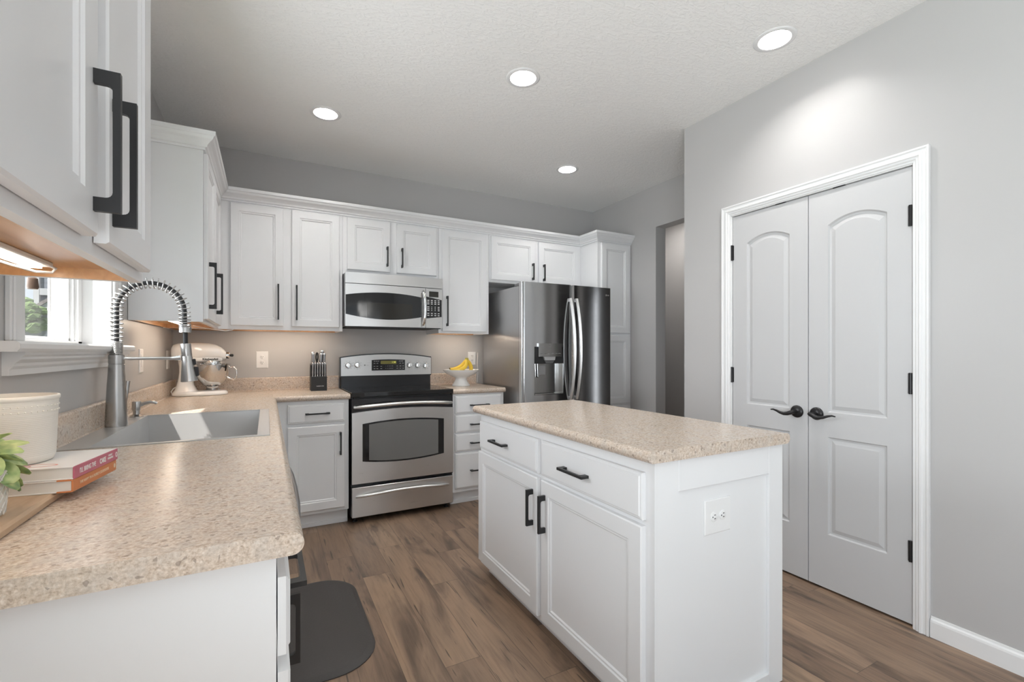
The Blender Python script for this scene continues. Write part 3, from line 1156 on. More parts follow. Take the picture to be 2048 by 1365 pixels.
def at_len(s):
    for i in range(len(cum) - 1):
        if s <= cum[i + 1]:
            f = (s - cum[i]) / (cum[i + 1] - cum[i])
            p = P[i].lerp(P[i + 1], f)
            return p, (P[i + 1] - P[i]).normalized()
    return P[-1], (P[-1] - P[-2]).normalized()


hp = []
s = 0
ph = 0
steps = 16
while s < TL:
    p, t = at_len(s)
    u = Vector((0, 1, 0))
    w = t.cross(u)
    ra = .0205 if s > .055 else .0195
    hp.append(p + (u * math.cos(ph) + w * math.sin(ph)) * ra)
    pitch = .0052 if s < .05 else (.0175 if s < TL - .05 else .010)
    if TL - s < .025:
        pitch = .0052
    s += pitch / steps
    ph += 2 * math.pi / steps
MB().tube(hp, .0023, 6).build('spring', 'nickel', r, 60)
mb = MB()
mb.lathe([(.0225, 1.302), (.0225, 1.322), (.020, 1.324)], (SPX + .003, FYY, 0), 24)
mb.build('spring_collar', 'nickel', r, 40)
hx = SPX + .004
tilt = T((hx, FYY, 1.255)) @ Matrix.Rotation(R(-5), 4, 'Y')
mb = MB()
mb.lathe([(.0, 0), (.0185, 0), (.0190, -.002), (.0190, -.05), (.0186, -.052), (.0192, -.054), (.023, -.095), (.030, -.150), (.031, -.158), (.026, -.160), (.0, -.158)], (0, 0, 0), 28)
sh = mb.build('spray_head', 'nickel', r, 40, xf=tilt)
mb = MB()
mb.box(.019, .029, -.008, .008, -.092, -.066, .003)
mb.box(.021, .036, -.010, .010, -.140, -.100, .003)
mb.build('spray_button', 'rubber', sh, xf=tilt)
mb = MB()
za = zs - .016
mb.tube([(FX + .02, FYY, za), (FX + .10, FYY, za), (FX + .17, FYY, za), (hx - .045, FYY, za), (hx - .016, FYY, za + .002)], [.0065, .0065, .0065, .0075, .012], 14)
mb.build('support_arm', 'chrome', r, 60)
mb = MB()
mb.tube([(FX + .005, FYY + .03, zb + .055), (FX + .008, FYY + .065, zb + .055)], .016, 16)
mb.tube([(FX + .008, FYY + .066, zb + .055), (FX + .012, FYY + .072, zb + .10), (FX + .018, FYY + .078, zb + .175)], [.008, .0075, .010], 12)
mb.build('lever', 'nickel', r, 50)
# soap dispenser
r = thing('soap_dispenser', 'brushed nickel soap dispenser beside the faucet on the sink deck', 'soap dispenser', (FX + .004, 2.66, zb))
sx_, sy_ = FX + .004, 2.66
mb = MB()
mb.lathe([(.026, zb), (.026, zb + .003), (.019, zb + .007), (.013, zb + .012), (.012, zb + .03)], (sx_, sy_, 0), 24)
mb.build('flange', 'nickel', r, 40)
mb = MB()
mb.lathe([(.017, zb + .03), (.0175, zb + .034), (.0175, zb + .066), (.016, zb + .070), (0, zb + .071)], (sx_, sy_, 0), 24)
mb.tube([(sx_ + .01, sy_, zb + .052), (sx_ + .03, sy_, zb + .060), (sx_ + .05, sy_, zb + .065), (sx_ + .068, sy_, zb + .062), (sx_ + .075, sy_, zb + .056)], [.009, .008, .0075, .007, .0055], 12)
mb.build('pump', 'nickel', r, 40)

# ------------------------------------------------------------------ range


def bow(mb, x0, x1, zlo, zhi, yf, yb, n=24, mi=0):
    fz = lambda q, x: q(x) if callable(q) else q
    LL = []
    for i in range(n + 1):
        x = x0 + (x1 - x0) * i / n
        a, b_, y = fz(zlo, x), fz(zhi, x), fz(yf, x)
        yb_ = fz(yb, x)
        LL.append([(x, y, a), (x, y, b_), (x, yb_, b_), (x, yb_, a)])
    return mb.loops(LL, mi=mi)


def sag(xm, hw, mid, side):
    return lambda x: side + (mid - side) * (1 - ((x - xm) / hw) ** 2)


RX0, RX1 = .527, 1.2865
RXM, RHW = (RX0 + RX1) / 2, (RX1 - RX0) / 2
r = thing('range', 'stainless steel electric range with black glass cooktop between the base cabinets', 'range', (RXM, 3.7, 0))
MB().box(RX0, RX1, 3.445, 4.035, .045, .898).build('range_body', 'enamel', r)
mb = MB()
mb.box(RX0, RX1 + .001, 3.408, 3.960, .896, .930, .004, seg=2)
ct = mb.build('cooktop', 'gloss_black', r)
for cx_, cy_, rr in ((.72, 3.56, .10), (1.09, 3.56, .09), (.72, 3.82, .075), (1.09, 3.82, .10)):
    MB().lathe([(rr, .9301), (rr, .9304), (rr - .0025, .9304), (rr - .0025, .9301)], (cx_, cy_, 0), 48, cap0=False, cap1=False).build('burner_ring', 'dark_lcd', ct)
MB().box(RX0 + .02, RX1 - .02, 3.425, 3.445, .886, .897).build('vent_strip', 'rubber', r)
od = MB().box(RX0 + .001, RX1 - .001, 3.417, 3.445, .272, .886, .002).build('oven_door', 'enamel', r)
mb = MB()
bow(mb, RX0 + .002, RX1 - .002, .283, sag(RXM, RHW, .806, .786), 3.402, 3.4175)
mb.build('door_skin', 'steel', od, 30, label='brushed steel face with an arched top edge')
ztw, zbw = sag(.9035, .304, .727, .706), sag(.9035, .304, .416, .440)
mb = MB()
bow(mb, .601, 1.206, zbw, ztw, 3.3995, 3.4025)
w_ = mb.build('oven_window', 'gloss_black', od, 30)
mb = MB()
bow(mb, .646, 1.161, lambda x: zbw(x) + .012, lambda x: ztw(x) - .012, 3.3985, 3.400)
M['oven_glass'] = pbr('oven_glass', (.17, .17, .165), .10, spec=.6)
mb.build('inner_pane', 'oven_glass', w_, 30)
HP = []
for i in range(21):
    t = -1 + i / 10
    x = RXM + t * .362
    HP.append((x, 3.402 - .012 - .045 * (1 - t ** 4), .826 + .020 * (1 - t * t)))
mb = MB()
mb.tube(HP, [.009] + [.0125] * 19 + [.009], 12)
mb.box(HP[0][0] - .004, HP[0][0] + .014, 3.392, 3.418, .818, .836, .003)
mb.box(HP[-1][0] - .014, HP[-1][0] + .004, 3.392, 3.418, .818, .836, .003)
mb.build('handle', 'handle_steel', od, 50)
dr = MB().box(RX0 + .002, RX1 - .004, 3.402, 3.445, .046, .258, .003).build('drawer', 'steel', r)
HP = []
for i in range(21):
    t = -1 + i / 10
    HP.append((RXM - .006 + t * .345, 3.402 - .004 - .030 * (1 - t ** 4), .193 + .022 * (1 - t * t)))
MB().tube(HP, [.006] + [.011] * 19 + [.006], 12).build('handle', 'handle_steel', dr, 50)
for fx_ in (.56, 1.25):
    MB().lathe([(.018, 0), (.018, .006), (.010, .010), (.010, .046)], (fx_, 3.47, 0), 14).build('leg', 'rubber', r, 40)
    MB().lathe([(.018, 0), (.018, .006), (.010, .010), (.010, .046)], (fx_, 3.98, 0), 14).build('leg', 'rubber', r, 40)
mb = MB()
mb.box(RX0 + .004, RX1 - .004, 3.968, 4.040, .898, 1.03, .003)
bow(mb, RX0 - .002, RX1 + .003, 1.012, sag(RXM, RHW, 1.206, 1.176), 3.966, 4.040)
bgd = mb.build('backguard', 'enamel', r, 30)
mb = MB()
bow(mb, RX0 + .004, RX1 - .003, 1.022, sag(RXM, RHW, 1.198, 1.168), 3.956, 3.9665)
cp_ = mb.build('control_panel', 'steel', bgd, 30)
mb = MB()
bow(mb, .772, 1.052, 1.062, sag(.912, .14, 1.155, 1.150), 3.9535, 3.9565)
dp = mb.build('display', 'gloss_black', r, 30)
MB().box(.846, .978, 3.9528, 3.9536, 1.116, 1.143).build('clock_screen', 'lcd', dp)
text('1:38', .020, 'lcd_digit', dp, 'clock_digits', frame_y(.955, 3.9526, 1.130))
mb = MB()
random.seed(3)
for zz, xs_, wd in ((1.140, (.795, .812, .828), .012), (1.122, (.795, .818), .014), (1.097, (.795, .818, .850), .013), (1.078, (.795, .818, .850), .014),
                    (1.097, (.985, 1.012, 1.036), .013), (1.078, (.985, 1.012, 1.036), .013), (1.122, (1.010, 1.034), .013), (1.140, (1.008, 1.026), .016)):
    for x in xs_:
        mb.box(x - wd / 2, x + wd / 2, 3.9530, 3.9536, zz - .0016, zz + .0016)
mb.build('key_legend', 'ink_silver', dp)
for j, row_ in enumerate(('12345', '67890')):
    text('  '.join(row_), .009, 'ink_silver', dp, 'number_keys', frame_y(.917, 3.9530, 1.098 - j * .020), sx=1.5)
for kx, kz in ((.586, 1.108), (.657, 1.111), (1.090, 1.105), (1.161, 1.104), (1.232, 1.097)):
    mb = MB()
    mb.lathe([(.0245, 3.957), (.0240, 3.950), (.0215, 3.944), (.0185, 3.937), (.0, 3.936)], (kx, 0, kz), 28, axis='y')
    mb.box(kx - .006, kx + .006, 3.926, 3.945, kz - .021, kz + .021, .003)
    k = mb.build('knob', 'chrome', r, 40)
    mb = MB()
    for a in range(20, 341, 40):
        q = R(a + 90)
        mb.box(kx + .034 * math.cos(q) - .003, kx + .034 * math.cos(q) + .003, 3.9550, 3.9562, kz + .034 * math.sin(q) - .0012, kz + .034 * math.sin(q) + .0012)
    mb.build('dial_marks', 'ink_grey', k)
MB().lathe([(.006, 3.9555), (.006, 3.9565)], (.717, 0, 1.108), 20, axis='y').build('logo', 'ink_grey', bgd)
text('Profile', .007, 'ink_grey', bgd, 'lettering', frame_y(.738, 3.9554, 1.107))

# ------------------------------------------------------------------ microwave
MX0, MX1 = .514, 1.266
r = thing('microwave', 'stainless steel over-the-range microwave with a lens-shaped black window', 'microwave', (.89, 3.83, 1.41))
MB().box(MX0 + .002, MX1 - .002, 3.625, YB - .002, 1.418, 1.8145, .003).build('microwave_body', 'dark_steel', r)
MXM, MHW = (MX0 + MX1) / 2, (MX1 - MX0) / 2
yf = sag(MXM, MHW, 3.592, 3.606)
mb = MB()
bow(mb, MX0, MX1, 1.733, 1.813, yf, 3.626)
mb.build('vent_panel', 'steel', r, 30)
mb = MB()
bow(mb, MX0, 1.1215, 1.411, 1.7275, yf, 3.626)
dd = mb.build('door', 'steel', r, 30)
zt_, zb_ = sag(.82, .33, 1.672, 1.640), sag(.82, .33, 1.466, 1.508)
mb = MB()
bow(mb, MX0 + .002, 1.090, zb_, zt_, lambda x: yf(x) - .0022, yf)
gw = mb.build('window', 'gloss_black', dd, 30)
mb = MB()
bow(mb, .668, 1.012, lambda x: zb_(x) + .004, 1.592, lambda x: yf(x) - .0026, lambda x: yf(x) - .002)
mb.build('mesh_screen', 'dark_lcd', gw, 30)
HP = []
for i in range(17):
    t = -1 + i / 8
    HP.append((1.099 + .010 * (1 - t * t), 3.592 - .030 * (1 - t ** 4) - .004, 1.567 + t * .137))
MB().tube(HP, [.009] + [.0125] * 15 + [.009], 12).build('handle', 'chrome', dd, 50)
mb = MB()
bow(mb, 1.1245, MX1, 1.411, 1.7275, yf, 3.626, 8)
cpn = mb.build('control_panel', 'steel', r, 30)
zk, zkb = lambda x: 1.662 - (x - 1.127) * .17, lambda x: 1.486 + (x - 1.127) * .12
mb = MB()
bow(mb, 1.1265, 1.260, zkb, zk, lambda x: yf(x) - .002, yf, 8)
kp = mb.build('keypad', 'gloss_black', cpn, 30)
mb = MB()
bow(mb, 1.152, 1.232, 1.660, 1.705, lambda x: yf(x) - .0015, yf, 4)
mb.build('display', 'dark_lcd', cpn)
mb = MB()
for zz in (1.632, 1.618, 1.604, 1.580, 1.566, 1.552, 1.528, 1.512):
    for q, x in enumerate((1.145, 1.174, 1.203, 1.232)):
        wd = .017 if zz > 1.6 or q in (0, 3) or zz < 1.53 else .006
        y = yf(x) - .0024
        mb.box(x - wd / 2, x + wd / 2, y, y + .0008, zz - .0038, zz + .0034)
mb.build('key_legend', 'ink_silver', kp)
mb = MB()
mb.box(MX0 + .03, MX1 - .03, 3.66, 4.0, 1.408, 1.4185)
mb.box(MX0 + .012, MX1 - .012, 3.612, 3.66, 1.405, 1.412)
mb.build('bottom_grille', 'rubber', r)

# ------------------------------------------------------------------ refrigerator
r = thing('refrigerator', 'stainless steel side-by-door refrigerator with an ice and water dispenser', 'refrigerator', (2.25, 3.6, 0))
r['label'] = 'stainless steel two-door refrigerator with an ice and water dispenser'
MB().box(1.803, 2.698, 3.285, 3.985, .015, 1.755, .004).build('refrigerator_body', 'fridge_side', r)
FXM, FHW = 2.250, .455
MB().box(1.803, 2.698, 3.275, 3.29, .03, 1.75).build('gasket', 'gasket', r)


def door_y(x0, x1):
    xm, hw = (x0 + x1) / 2, (x1 - x0) / 2

    def f(x):
        t = (x - xm) / hw
        return 3.218 - .012 * (1 - ((x - FXM) / FHW) ** 2) + .016 * max(0, (abs(t) - .90) / .10) ** 2
    return f


L0, L1, Z0, Z1 = 1.799, 2.2685, .640, 1.780
yl = door_y(L0, L1)
q0, q1, qz0, qz1 = 1.905, 2.180, .868, 1.260
mb = MB()
bow(mb, L0, q0, Z0, Z1, yl, 3.275, 12)
bow(mb, q1, L1, Z0, Z1, yl, 3.275, 10)
bow(mb, q0, q1, Z0, qz0, yl, 3.275, 8)
bow(mb, q0, q1, qz1, Z1, yl, 3.275, 8)
mb.bm.faces.ensure_lookup_table()
ld = mb.build('door', 'fridge', r, 30)
MB().box(L0 - .0008, L0 + .002, 3.236, 3.276, Z0, Z1).build('edge_strip', 'door_edge', ld)
mb = MB()
mb.loops([[(q0, 3.216, qz0), (q1, 3.210, qz0), (q1, 3.210, qz1), (q0, 3.216, qz1)], [(q0 + .006, 3.268, qz0 + .014), (q1 - .006, 3.268, qz0 + .014), (q1 - .006, 3.268, qz1), (q0 + .006, 3.268, qz1)]], cap0=False)
ds = mb.build('dispenser', 'steel_v', ld)
MB().box(q0 + .003, q1 - .003, 3.219, 3.267, 1.122, qz1 - .001).build('dispenser_hood', 'rubber', ds)
mb = MB()
bow(mb, 1.936, 2.163, 1.180, 1.287, lambda x: 3.197, 3.222, 4)
pn = mb.build('control_panel', 'steel_v', ds, 30)
mb = MB()
mb.box(2.035, 2.062, 3.1962, 3.1972, 1.268, 1.273)
for x in (1.965, 2.0, 2.035, 2.07, 2.105, 2.135):
    mb.box(x - .010, x + .010, 3.1962, 3.1972, 1.203, 1.2065)
mb.build('key_legend', 'ink_grey', pn)
mb = MB()
mb.prism([(1.990, 1.180), (2.102, 1.180), (2.096, 1.150), (2.00, 1.150)], 'y', 3.203, 3.250)
mb.build('spout', 'door_edge', ds)
MB().prism([(2.0, 1.149), (2.095, 1.149), (2.08, 1.125), (2.015, 1.125)], 'y', 3.21, 3.25).build('nozzle', 'dark_steel', ds)
mb = MB()
mb.prism([(1.955, 1.120), (2.035, 1.120), (2.035, 1.012), (2.03, 1.006), (1.968, 1.006), (1.960, 1.012)], 'y', 3.246, 3.256)
pd = mb.build('paddle', 'steel_v', ds)
MB().box(1.968, 2.028, 3.243, 3.247, 1.03, 1.108, .002).build('paddle_insert', 'fridge_side', pd)
MB().box(q0 + .004, q1 - .004, 3.206, 3.262, qz0 + .002, qz0 + .008, .002).build('drip_tray', 'steel_v', ds)
R0, R1 = 2.2765, 2.704
yr = door_y(R0, R1)
mb = MB()
bow(mb, R0, R1, Z0, Z1, yr, 3.275, 28)
rd = mb.build('door', 'fridge', r, 30)
MB().box(R0 - .0008, R0 + .003, 3.222, 3.276, Z0, Z1).build('edge_strip', 'door_edge', rd)
lg = MB()
lg.lathe([(.0075, 0), (.0075, -.0006), (.0060, -.0006), (.0060, 0)], (2.640, yr(2.64) - .0002, 1.716), 20, axis='y', cap0=False, cap1=False)
lg.box(2.6395, 2.6410, yr(2.64) - .0008, yr(2.64) - .0001, 1.7125, 1.7195)
lg.build('logo', 'ink_silver', rd)
text('LG', .015, 'ink_silver', rd, 'lettering', frame_y(2.662, yr(2.66) - .0006, 1.716))
mb = MB()
bow(mb, L0, R1, .09, .630, lambda x: 3.218 - .012 * (1 - ((x - FXM) / FHW) ** 2), 3.275, 20)
fz = mb.build('freezer_drawer', 'fridge', r, 30)
mb = MB()
mb.tube([(1.86, 3.21, .56)] + [(1.86 + .78 * i / 12, 3.165 - .02 * (1 - (i / 6 - 1) ** 2), .56) for i in range(13)] + [(2.64, 3.21, .56)], .013, 12)
mb.build('handle', 'steel', fz, 50)
for hx_, d_ in ((2.247, ld), (2.309, rd)):
    LL = []
    for i in range(25):
        t = -1 + i / 12
        z = 1.243 + t * .424
        y = 3.190 - .062 * (1 - abs(t) ** 2.2)
        th = .011
        wd = .0125
        LL.append([(hx_ - wd, y + th, z), (hx_ - wd * .8, y - th * .4, z), (hx_, y - th, z), (hx_ + wd * .8, y - th * .4, z), (hx_ + wd, y + th, z)])
    mb = MB()
    mb.loops(LL)
    for zz in (.835, 1.651):
        mb.box(hx_ - .010, hx_ + .010, 3.188, 3.222, zz - .013, zz + .013, .002)
    mb.build('handle', 'handle_steel', d_, 50)
for hx_ in (1.83, 2.67):
    MB().box(hx_ - .03, hx_ + .03, 3.235, 3.36, 1.754, 1.776, .004).build('hinge_cover', 'dark_steel', r)
MB().box(1.82, 2.68, 3.30, 3.95, 0, .0155).build('base_grille', 'rubber', r)

# ------------------------------------------------------------------ stand mixer
mo = Vector((-.403, 3.825, CT))
r = thing('stand_mixer', 'cream stand mixer with a polished steel bowl in the corner of the counter', 'stand mixer', mo)
X = Matrix.Translation(mo)


def superloop(cx_, cy_, z, hx, hy, n=32, p=2.6, axis='z'):
    out = []
    for k in range(n):
        a = 2 * math.pi * k / n
        c, s_ = math.cos(a), math.sin(a)
        u = hx * math.copysign(abs(c) ** (2 / p), c)
        v_ = hy * math.copysign(abs(s_) ** (2 / p), s_)
        out.append((cx_ + u, cy_ + v_, z) if axis == 'z' else (z, cx_ + u, cy_ + v_))
    return out


mb = MB()
mb.loops([superloop(0, 0, .001, .160, .100), superloop(0, 0, .006, .163, .104), superloop(0, 0, .020, .160, .102), superloop(-.002, 0, .028, .150, .094), superloop(-.002, 0, .030, .130, .080)])
mb.build('mixer_base', 'cream', r, 60, xf=X)
mb = MB()
mb.loops([superloop(-.082, 0, .022, .075, .082), superloop(-.083, 0, .04, .062, .066), superloop(-.085, 0, .07, .050, .056), superloop(-.083, 0, .11, .043, .050), superloop(-.080, 0, .16, .040, .047), superloop(-.076, 0, .20, .045, .048), superloop(-.070, 0, .225, .056, .050), superloop(-.070, 0, .245, .058, .050)])
mb.build('column', 'cream', r, 60, xf=X)
mb = MB()
hl = [(-.166, .292, .012, .012), (-.163, .293, .034, .030), (-.152, .295, .050, .045), (-.125, .297, .058, .053), (-.06, .299, .061, .057), (0, .299, .061, .058), (.05, .297, .060, .057), (.09, .292, .056, .054), (.12, .284, .047, .048), (.140, .275, .037, .039), (.150, .270, .026, .028), (.153, .270, .012, .014)]
mb.loops([superloop(0, zc_, x, ry, rz, 32, 2.3, 'x') for x, zc_, rz, ry in hl])
mb.loops([superloop(0, .245, x, ry, rz, 32, 3.5, 'x') for x, rz, ry in ((-.12, .010, .046), (-.115, .018, .050), (0, .018, .054), (.10, .018, .052), (.125, .016, .044), (.130, .008, .035))])
hd = mb.build('mixer_head', 'cream', r, 60, xf=X)
mb = MB()
mb.lathe([(.0, .145), (.021, .147), (.022, .168), (.019, .172), (0, .173)], (0, 0, .272), 24, axis='x')
mb.build('attachment_hub', 'chrome', hd, 40, xf=X)
mb = MB()
mb.lathe([(.005, .170), (.009, .180), (.009, .192), (.004, .196), (0, .196)], (0, 0, .272), 16, axis='x')
mb.build('hub_knob', 'rubber', hd, 40, xf=X)
mb = MB()
mb.lathe([(0, -.060), (.008, -.060), (.008, -.057)], (-.075, 0, .288), 16, axis='y')
mb.lathe([(0, -.058), (.011, -.058), (.009, -.048)], (-.112, 0, .250), 16, axis='y')
mb.build('speed_knob', 'rubber', hd, 40, xf=X)
mb = MB()
mb.lathe([(.058, .236), (.060, .232), (.060, .214), (.050, .212), (.046, .200), (.0, .199)], (.070, 0, 0), 32)
mb.build('planetary_ring', 'chrome', hd, 40, xf=X)
text('KitchenAid', .020, 'slot', hd, 'lettering', X @ T((.062, -.0555, .247)) @ Matrix.Rotation(R(90), 4, 'X'), extrude=.0016, bold=.0004)
mb = MB()
mb.box(-.068, .020, -.052, .052, .170, .196, .006)
mb.build('bowl_clamp_arm', 'cream', hd, xf=X)
bx_ = .070
mb = MB()
mb.lathe([(.0, .062), (.040, .062), (.058, .072), (.078, .096), (.094, .130), (.104, .170), (.1075, .207), (.1105, .209), (.1105, .213), (.1065, .213), (.1025, .17), (.092, .131), (.075, .098), (.05, .076), (0, .072)], (bx_, 0, 0), 48, cap0=False, cap1=False)
mb.lathe([(.046, .031), (.048, .034), (.040, .040), (.034, .046), (.036, .056), (.042, .062)], (bx_, 0, 0), 32)
bwl = mb.build('bowl', 'bowl_steel', r, 50, xf=X)
mb = MB()
mb.tube([(bx_ + .102, -.012, .188), (bx_ + .125, -.016, .192), (bx_ + .140, -.018, .176), (bx_ + .146, -.018, .15), (bx_ + .142, -.018, .12), (bx_ + .128, -.016, .098), (bx_ + .090, -.012, .118)], .0055, 10)
mb.build('handle', 'chrome', bwl, 60, xf=X)
mb = MB()
mb.tube([(-.135, -.02, .06), (-.150, -.02, .05), (-.162, -.02, .03), (-.155, -.02, .008), (-.14, -.02, .02), (-.118, -.02, .075)], .0035, 8)
mb.build('cord', 'cord', r, 60, xf=X)

# ------------------------------------------------------------------ knife block and knives
KX0, KX1, KY0, KY1 = .296, .408, 3.800, 3.930
r = thing('knife_block', 'black knife block full of grey handled knives left of the range', 'knife block', ((KX0 + KX1) / 2, 3.865, CT))
mb = MB()
mb.prism([(KY0, CT), (KY0, CT + .108), (KY0 + .042, CT + .108), (KY0 + .042, CT + .196), (KY1 - .03, CT + .206), (KY1, CT + .17), (KY1, CT)], 'x', KX0, KX1)
mb.build('block', 'rubber', r, 20)
text('FARBERWARE', .0085, 'ink_silver', r, 'lettering', frame_y((KX0 + KX1) / 2 + .008, KY0 - .0004, CT + .036), bold=.0002)
M['knife_grip'] = pbr('knife_grip', (.34, .34, .35), .35, .6)
ordn = ['leftmost', 'second from left', 'third from left', 'fourth from left', 'fifth from left', 'rightmost']


def knife(name, label, x, y, z, L_, w, d, lean=0., group=None, dark=False):
    r = thing(name, label, 'knife', (x, y, z), 0, group)
    xf = T((x, y, z)) @ Matrix.Rotation(R(lean), 4, 'Y')
    mb = MB()
    mb.loops([superloop(0, 0, .014, w * .42, d * .42, 14), superloop(0, 0, L_ * .3, w * .50, d * .5, 14), superloop(w * .03, 0, L_ * .6, w * .44, d * .5, 14), superloop(w * .05, 0, L_ * .90, w * .54, d * .5, 14)])
    mb.build('grip', 'rubber' if dark else 'knife_grip', r, 50, xf=xf)
    mb = MB()
    mb.loops([superloop(w * .05, 0, L_ * .90, w * .56, d * .52, 14), superloop(w * .05, 0, L_ * .985, w * .52, d * .5, 14), superloop(w * .05, 0, L_, w * .36, d * .36, 14)])
    mb.build('end_cap', 'rubber' if dark else 'chrome', r, 50, xf=xf)
    mb = MB()
    mb.loops([superloop(0, 0, .0, w * .44, d * .44, 14), superloop(0, 0, .014, w * .44, d * .44, 14)])
    mb.build('bolster', 'rubber' if dark else 'nickel', r, 50, xf=xf)
    return r


for i in range(6):
    x = KX0 + .013 + i * .0172
    knife('steak_knife', ordn[i] + ' of six grey steak knives in the front row of the knife block', x, KY0 + .018, CT + .108, .108, .0115, .016, 0, 'steak knives in the front row of the block')
G2 = 'large knives in the back of the block'
knife('kitchen_knife', 'large grey knife at the front left of the block, above the steak knives', KX0 + .021, KY0 + .060, CT + .1995, .088, .025, .024, -3, G2)
knife('kitchen_knife', 'tall grey knife at the back left corner of the block with a steel cap', KX0 + .014, KY0 + .098, CT + .195, .104, .022, .024, 3, G2)
knife('kitchen_knife', 'tallest grey knife at the back right of the block with a steel cap', KX0 + .086, KY0 + .098, CT + .195, .116, .026, .024, 0, G2)
knife('kitchen_knife', 'wide grey knife in front of the tallest knife at the block', KX0 + .072, KY0 + .060, CT + .1995, .088, .024, .024, 3, G2)
knife('kitchen_knife', 'narrow grey knife at the front right corner of the block', KX0 + .098, KY0 + .060, CT + .1995, .086, .021, .024, 0, G2)
r = thing('kitchen_shears', 'black handled kitchen shears standing in the middle of the knife block', 'scissors', (KX0 + .046, KY0 + .07, CT + .2))
xf = T((KX0 + .048, KY0 + .075, CT + .2025))
for s_ in (-1, 1):
    lp = [(0 + s_ * .001, s_ * .004, -.002), (s_ * .003, s_ * .006, .02)]
    lp += [(s_ * .002 + .0075 * math.sin(a), s_ * .006, .056 - .032 * math.cos(a)) for a in [2 * math.pi * k / 12 for k in range(12)]] + [(s_ * .003, s_ * .006, .022)]
    MB().tube(lp, .0042, 8).build('handle_loop', 'rubber', r, 60, xf=xf)

# ------------------------------------------------------------------ footed bowl with bananas
bo = Vector((1.502, 3.79, CT))
r = thing('footed_bowl', 'white ceramic footed bowl on the counter right of the range', 'bowl', bo)
MB().lathe([(.0, 0), (.076, 0), (.079, .006), (.072, .016), (.056, .040), (.049, .060), (.053, .072), (.085, .085), (.122, .102), (.148, .124), (.157, .136), (.159, .141), (.155, .142), (.142, .130), (.115, .113), (.08, .105), (0, .102)], bo, 56).build('footed_dish', 'ceramic', r, 60)
r = thing('banana_bunch', 'bunch of yellow bananas lying in the white footed bowl', 'bananas', (bo.x, bo.y, bo.z + .12))
st = Vector((.050, -.01, .243))


def banana(P):
    P = [Vector(p) for p in P]
    Q = []
    for i in range(len(P) - 1):
        a, b_, c, d = P[max(i - 1, 0)], P[i], P[i + 1], P[min(i + 2, len(P) - 1)]
        for k in range(5):
            t = k / 5
            Q.append(.5 * ((2 * b_) + (c - a) * t + (2 * a - 5 * b_ + 4 * c - d) * t * t + (3 * b_ - a - 3 * c + d) * t ** 3))
    Q.append(P[-1])
    n = len(Q)
    rs = []
    for i in range(n):
        t = i / (n - 1)
        rr = .0175
        if t < .22:
            rr = .0058 + (.0175 - .0058) * max(0, (t - .08) / .14)
        if t > .80:
            rr = .0175 - (.0175 - .0055) * (t - .80) / .20
        rs.append(rr)
    k0 = int(n * .14)
    fr = MB().tube([bo + q for q in Q[k0:]], rs[k0:], 6).build('banana', 'banana', bun, 80)
    MB().tube([bo + q for q in Q[:k0 + 1]], rs[:k0 + 1], 6).build('stem', 'banana_stem', fr, 80)
    MB().tube([bo + Q[-1], bo + Q[-1] + (Q[-1] - Q[-2]).normalized() * .008], [.0056, .004], 6).build('tip', 'banana_tip', fr)


bun = r
banana([st, st + Vector((-.006, -.002, -.03)), (.030, -.035, .175), (-.01, -.05, .148), (-.06, -.055, .136), (-.118, -.05, .150)])
banana([st + Vector((-.004, .01, 0)), st + Vector((-.01, .01, -.03)), (.022, .0, .19), (-.012, .0, .164), (-.06, .0, .146), (-.100, .005, .152)])
banana([st + Vector((.004, .012, 0)), st + Vector((.0, .014, -.03)), (.045, .03, .19), (.02, .045, .160), (-.03, .05, .140), (-.07, .05, .146)])
banana([st + Vector((.008, -.004, 0)), st + Vector((.012, -.004, -.03)), (.078, -.01, .19), (.088, -.015, .165), (.086, -.02, .145), (.072, -.025, .132)])
r = thing('power_cord', 'thin white power cord hanging beside the refrigerator', 'cord', (1.775, 4.03, CT))
MB().tube([(1.775, 4.048, 1.21), (1.772, 4.042, 1.17), (1.766, 4.040, 1.11), (1.772, 4.042, 1.04), (1.768, 4.042, .97), (1.758, 4.028, .925)], .0035, 8).build('cable', 'cord', r, 60)

# ------------------------------------------------------------------ things on the near counter
BZ = CT + .018
mb = MB()
ol = []
for (cx_, cy_, a0_) in ((-.393, 1.345, 0), (-.552, 1.345, 90), (-.552, .905, 180), (-.393, .905, 270)):
    for k in range(7):
        a = R(a0_ + 90 * k / 6)
        ol.append((cx_ + .020 * math.cos(a), cy_ + .020 * math.sin(a)))
LL = []
c_ = (-.472, 1.125)
for ins, z in ((.004, CT), (0, CT + .004), (0, BZ - .005), (.005, BZ)):
    LL.append([(p[0] + (c_[0] - p[0]) * ins / .1, p[1] + (c_[1] - p[1]) * ins / .24, z) for p in ol])
mb.loops(LL)
tag(mb.build('cutting_board', 'board', None, 30), 'light wooden cutting board lying on the near left counter', 'cutting board')


def book(name, label, z, mat_spine, mat_cover, ang, org, Lx, Ly, h):
    r = thing(name, label, 'book', (org[0], org[1], z))
    xf = T((org[0], org[1], z)) @ Matrix.Rotation(R(ang), 4, 'Z')
    t = .0022
    MB().box(-Lx + .004, -.003, .003, Ly - .003, t, h - t).build('pages', 'pages', r, xf=xf)
    MB().box(-Lx, -.001, 0, Ly, 0, t, .0006).build('back_cover', mat_cover, r, xf=xf)
    for zz in (0, h - t):
        MB().box(-.026, -.002, -.0004, Ly + .0004, zz - .0002, zz + t + .0002, .0004).build('cover_hinge', mat_spine, r, xf=xf) if mat_spine == 'cover_orange' else None
    MB().box(-Lx, -.001, 0, Ly, h - t, h, .0006).build('front_cover', mat_cover, r, xf=xf)
    MB().box(-.003, 0, 0, Ly, 0, h, .0008).build('spine', mat_spine, r, xf=xf)
    return r, xf


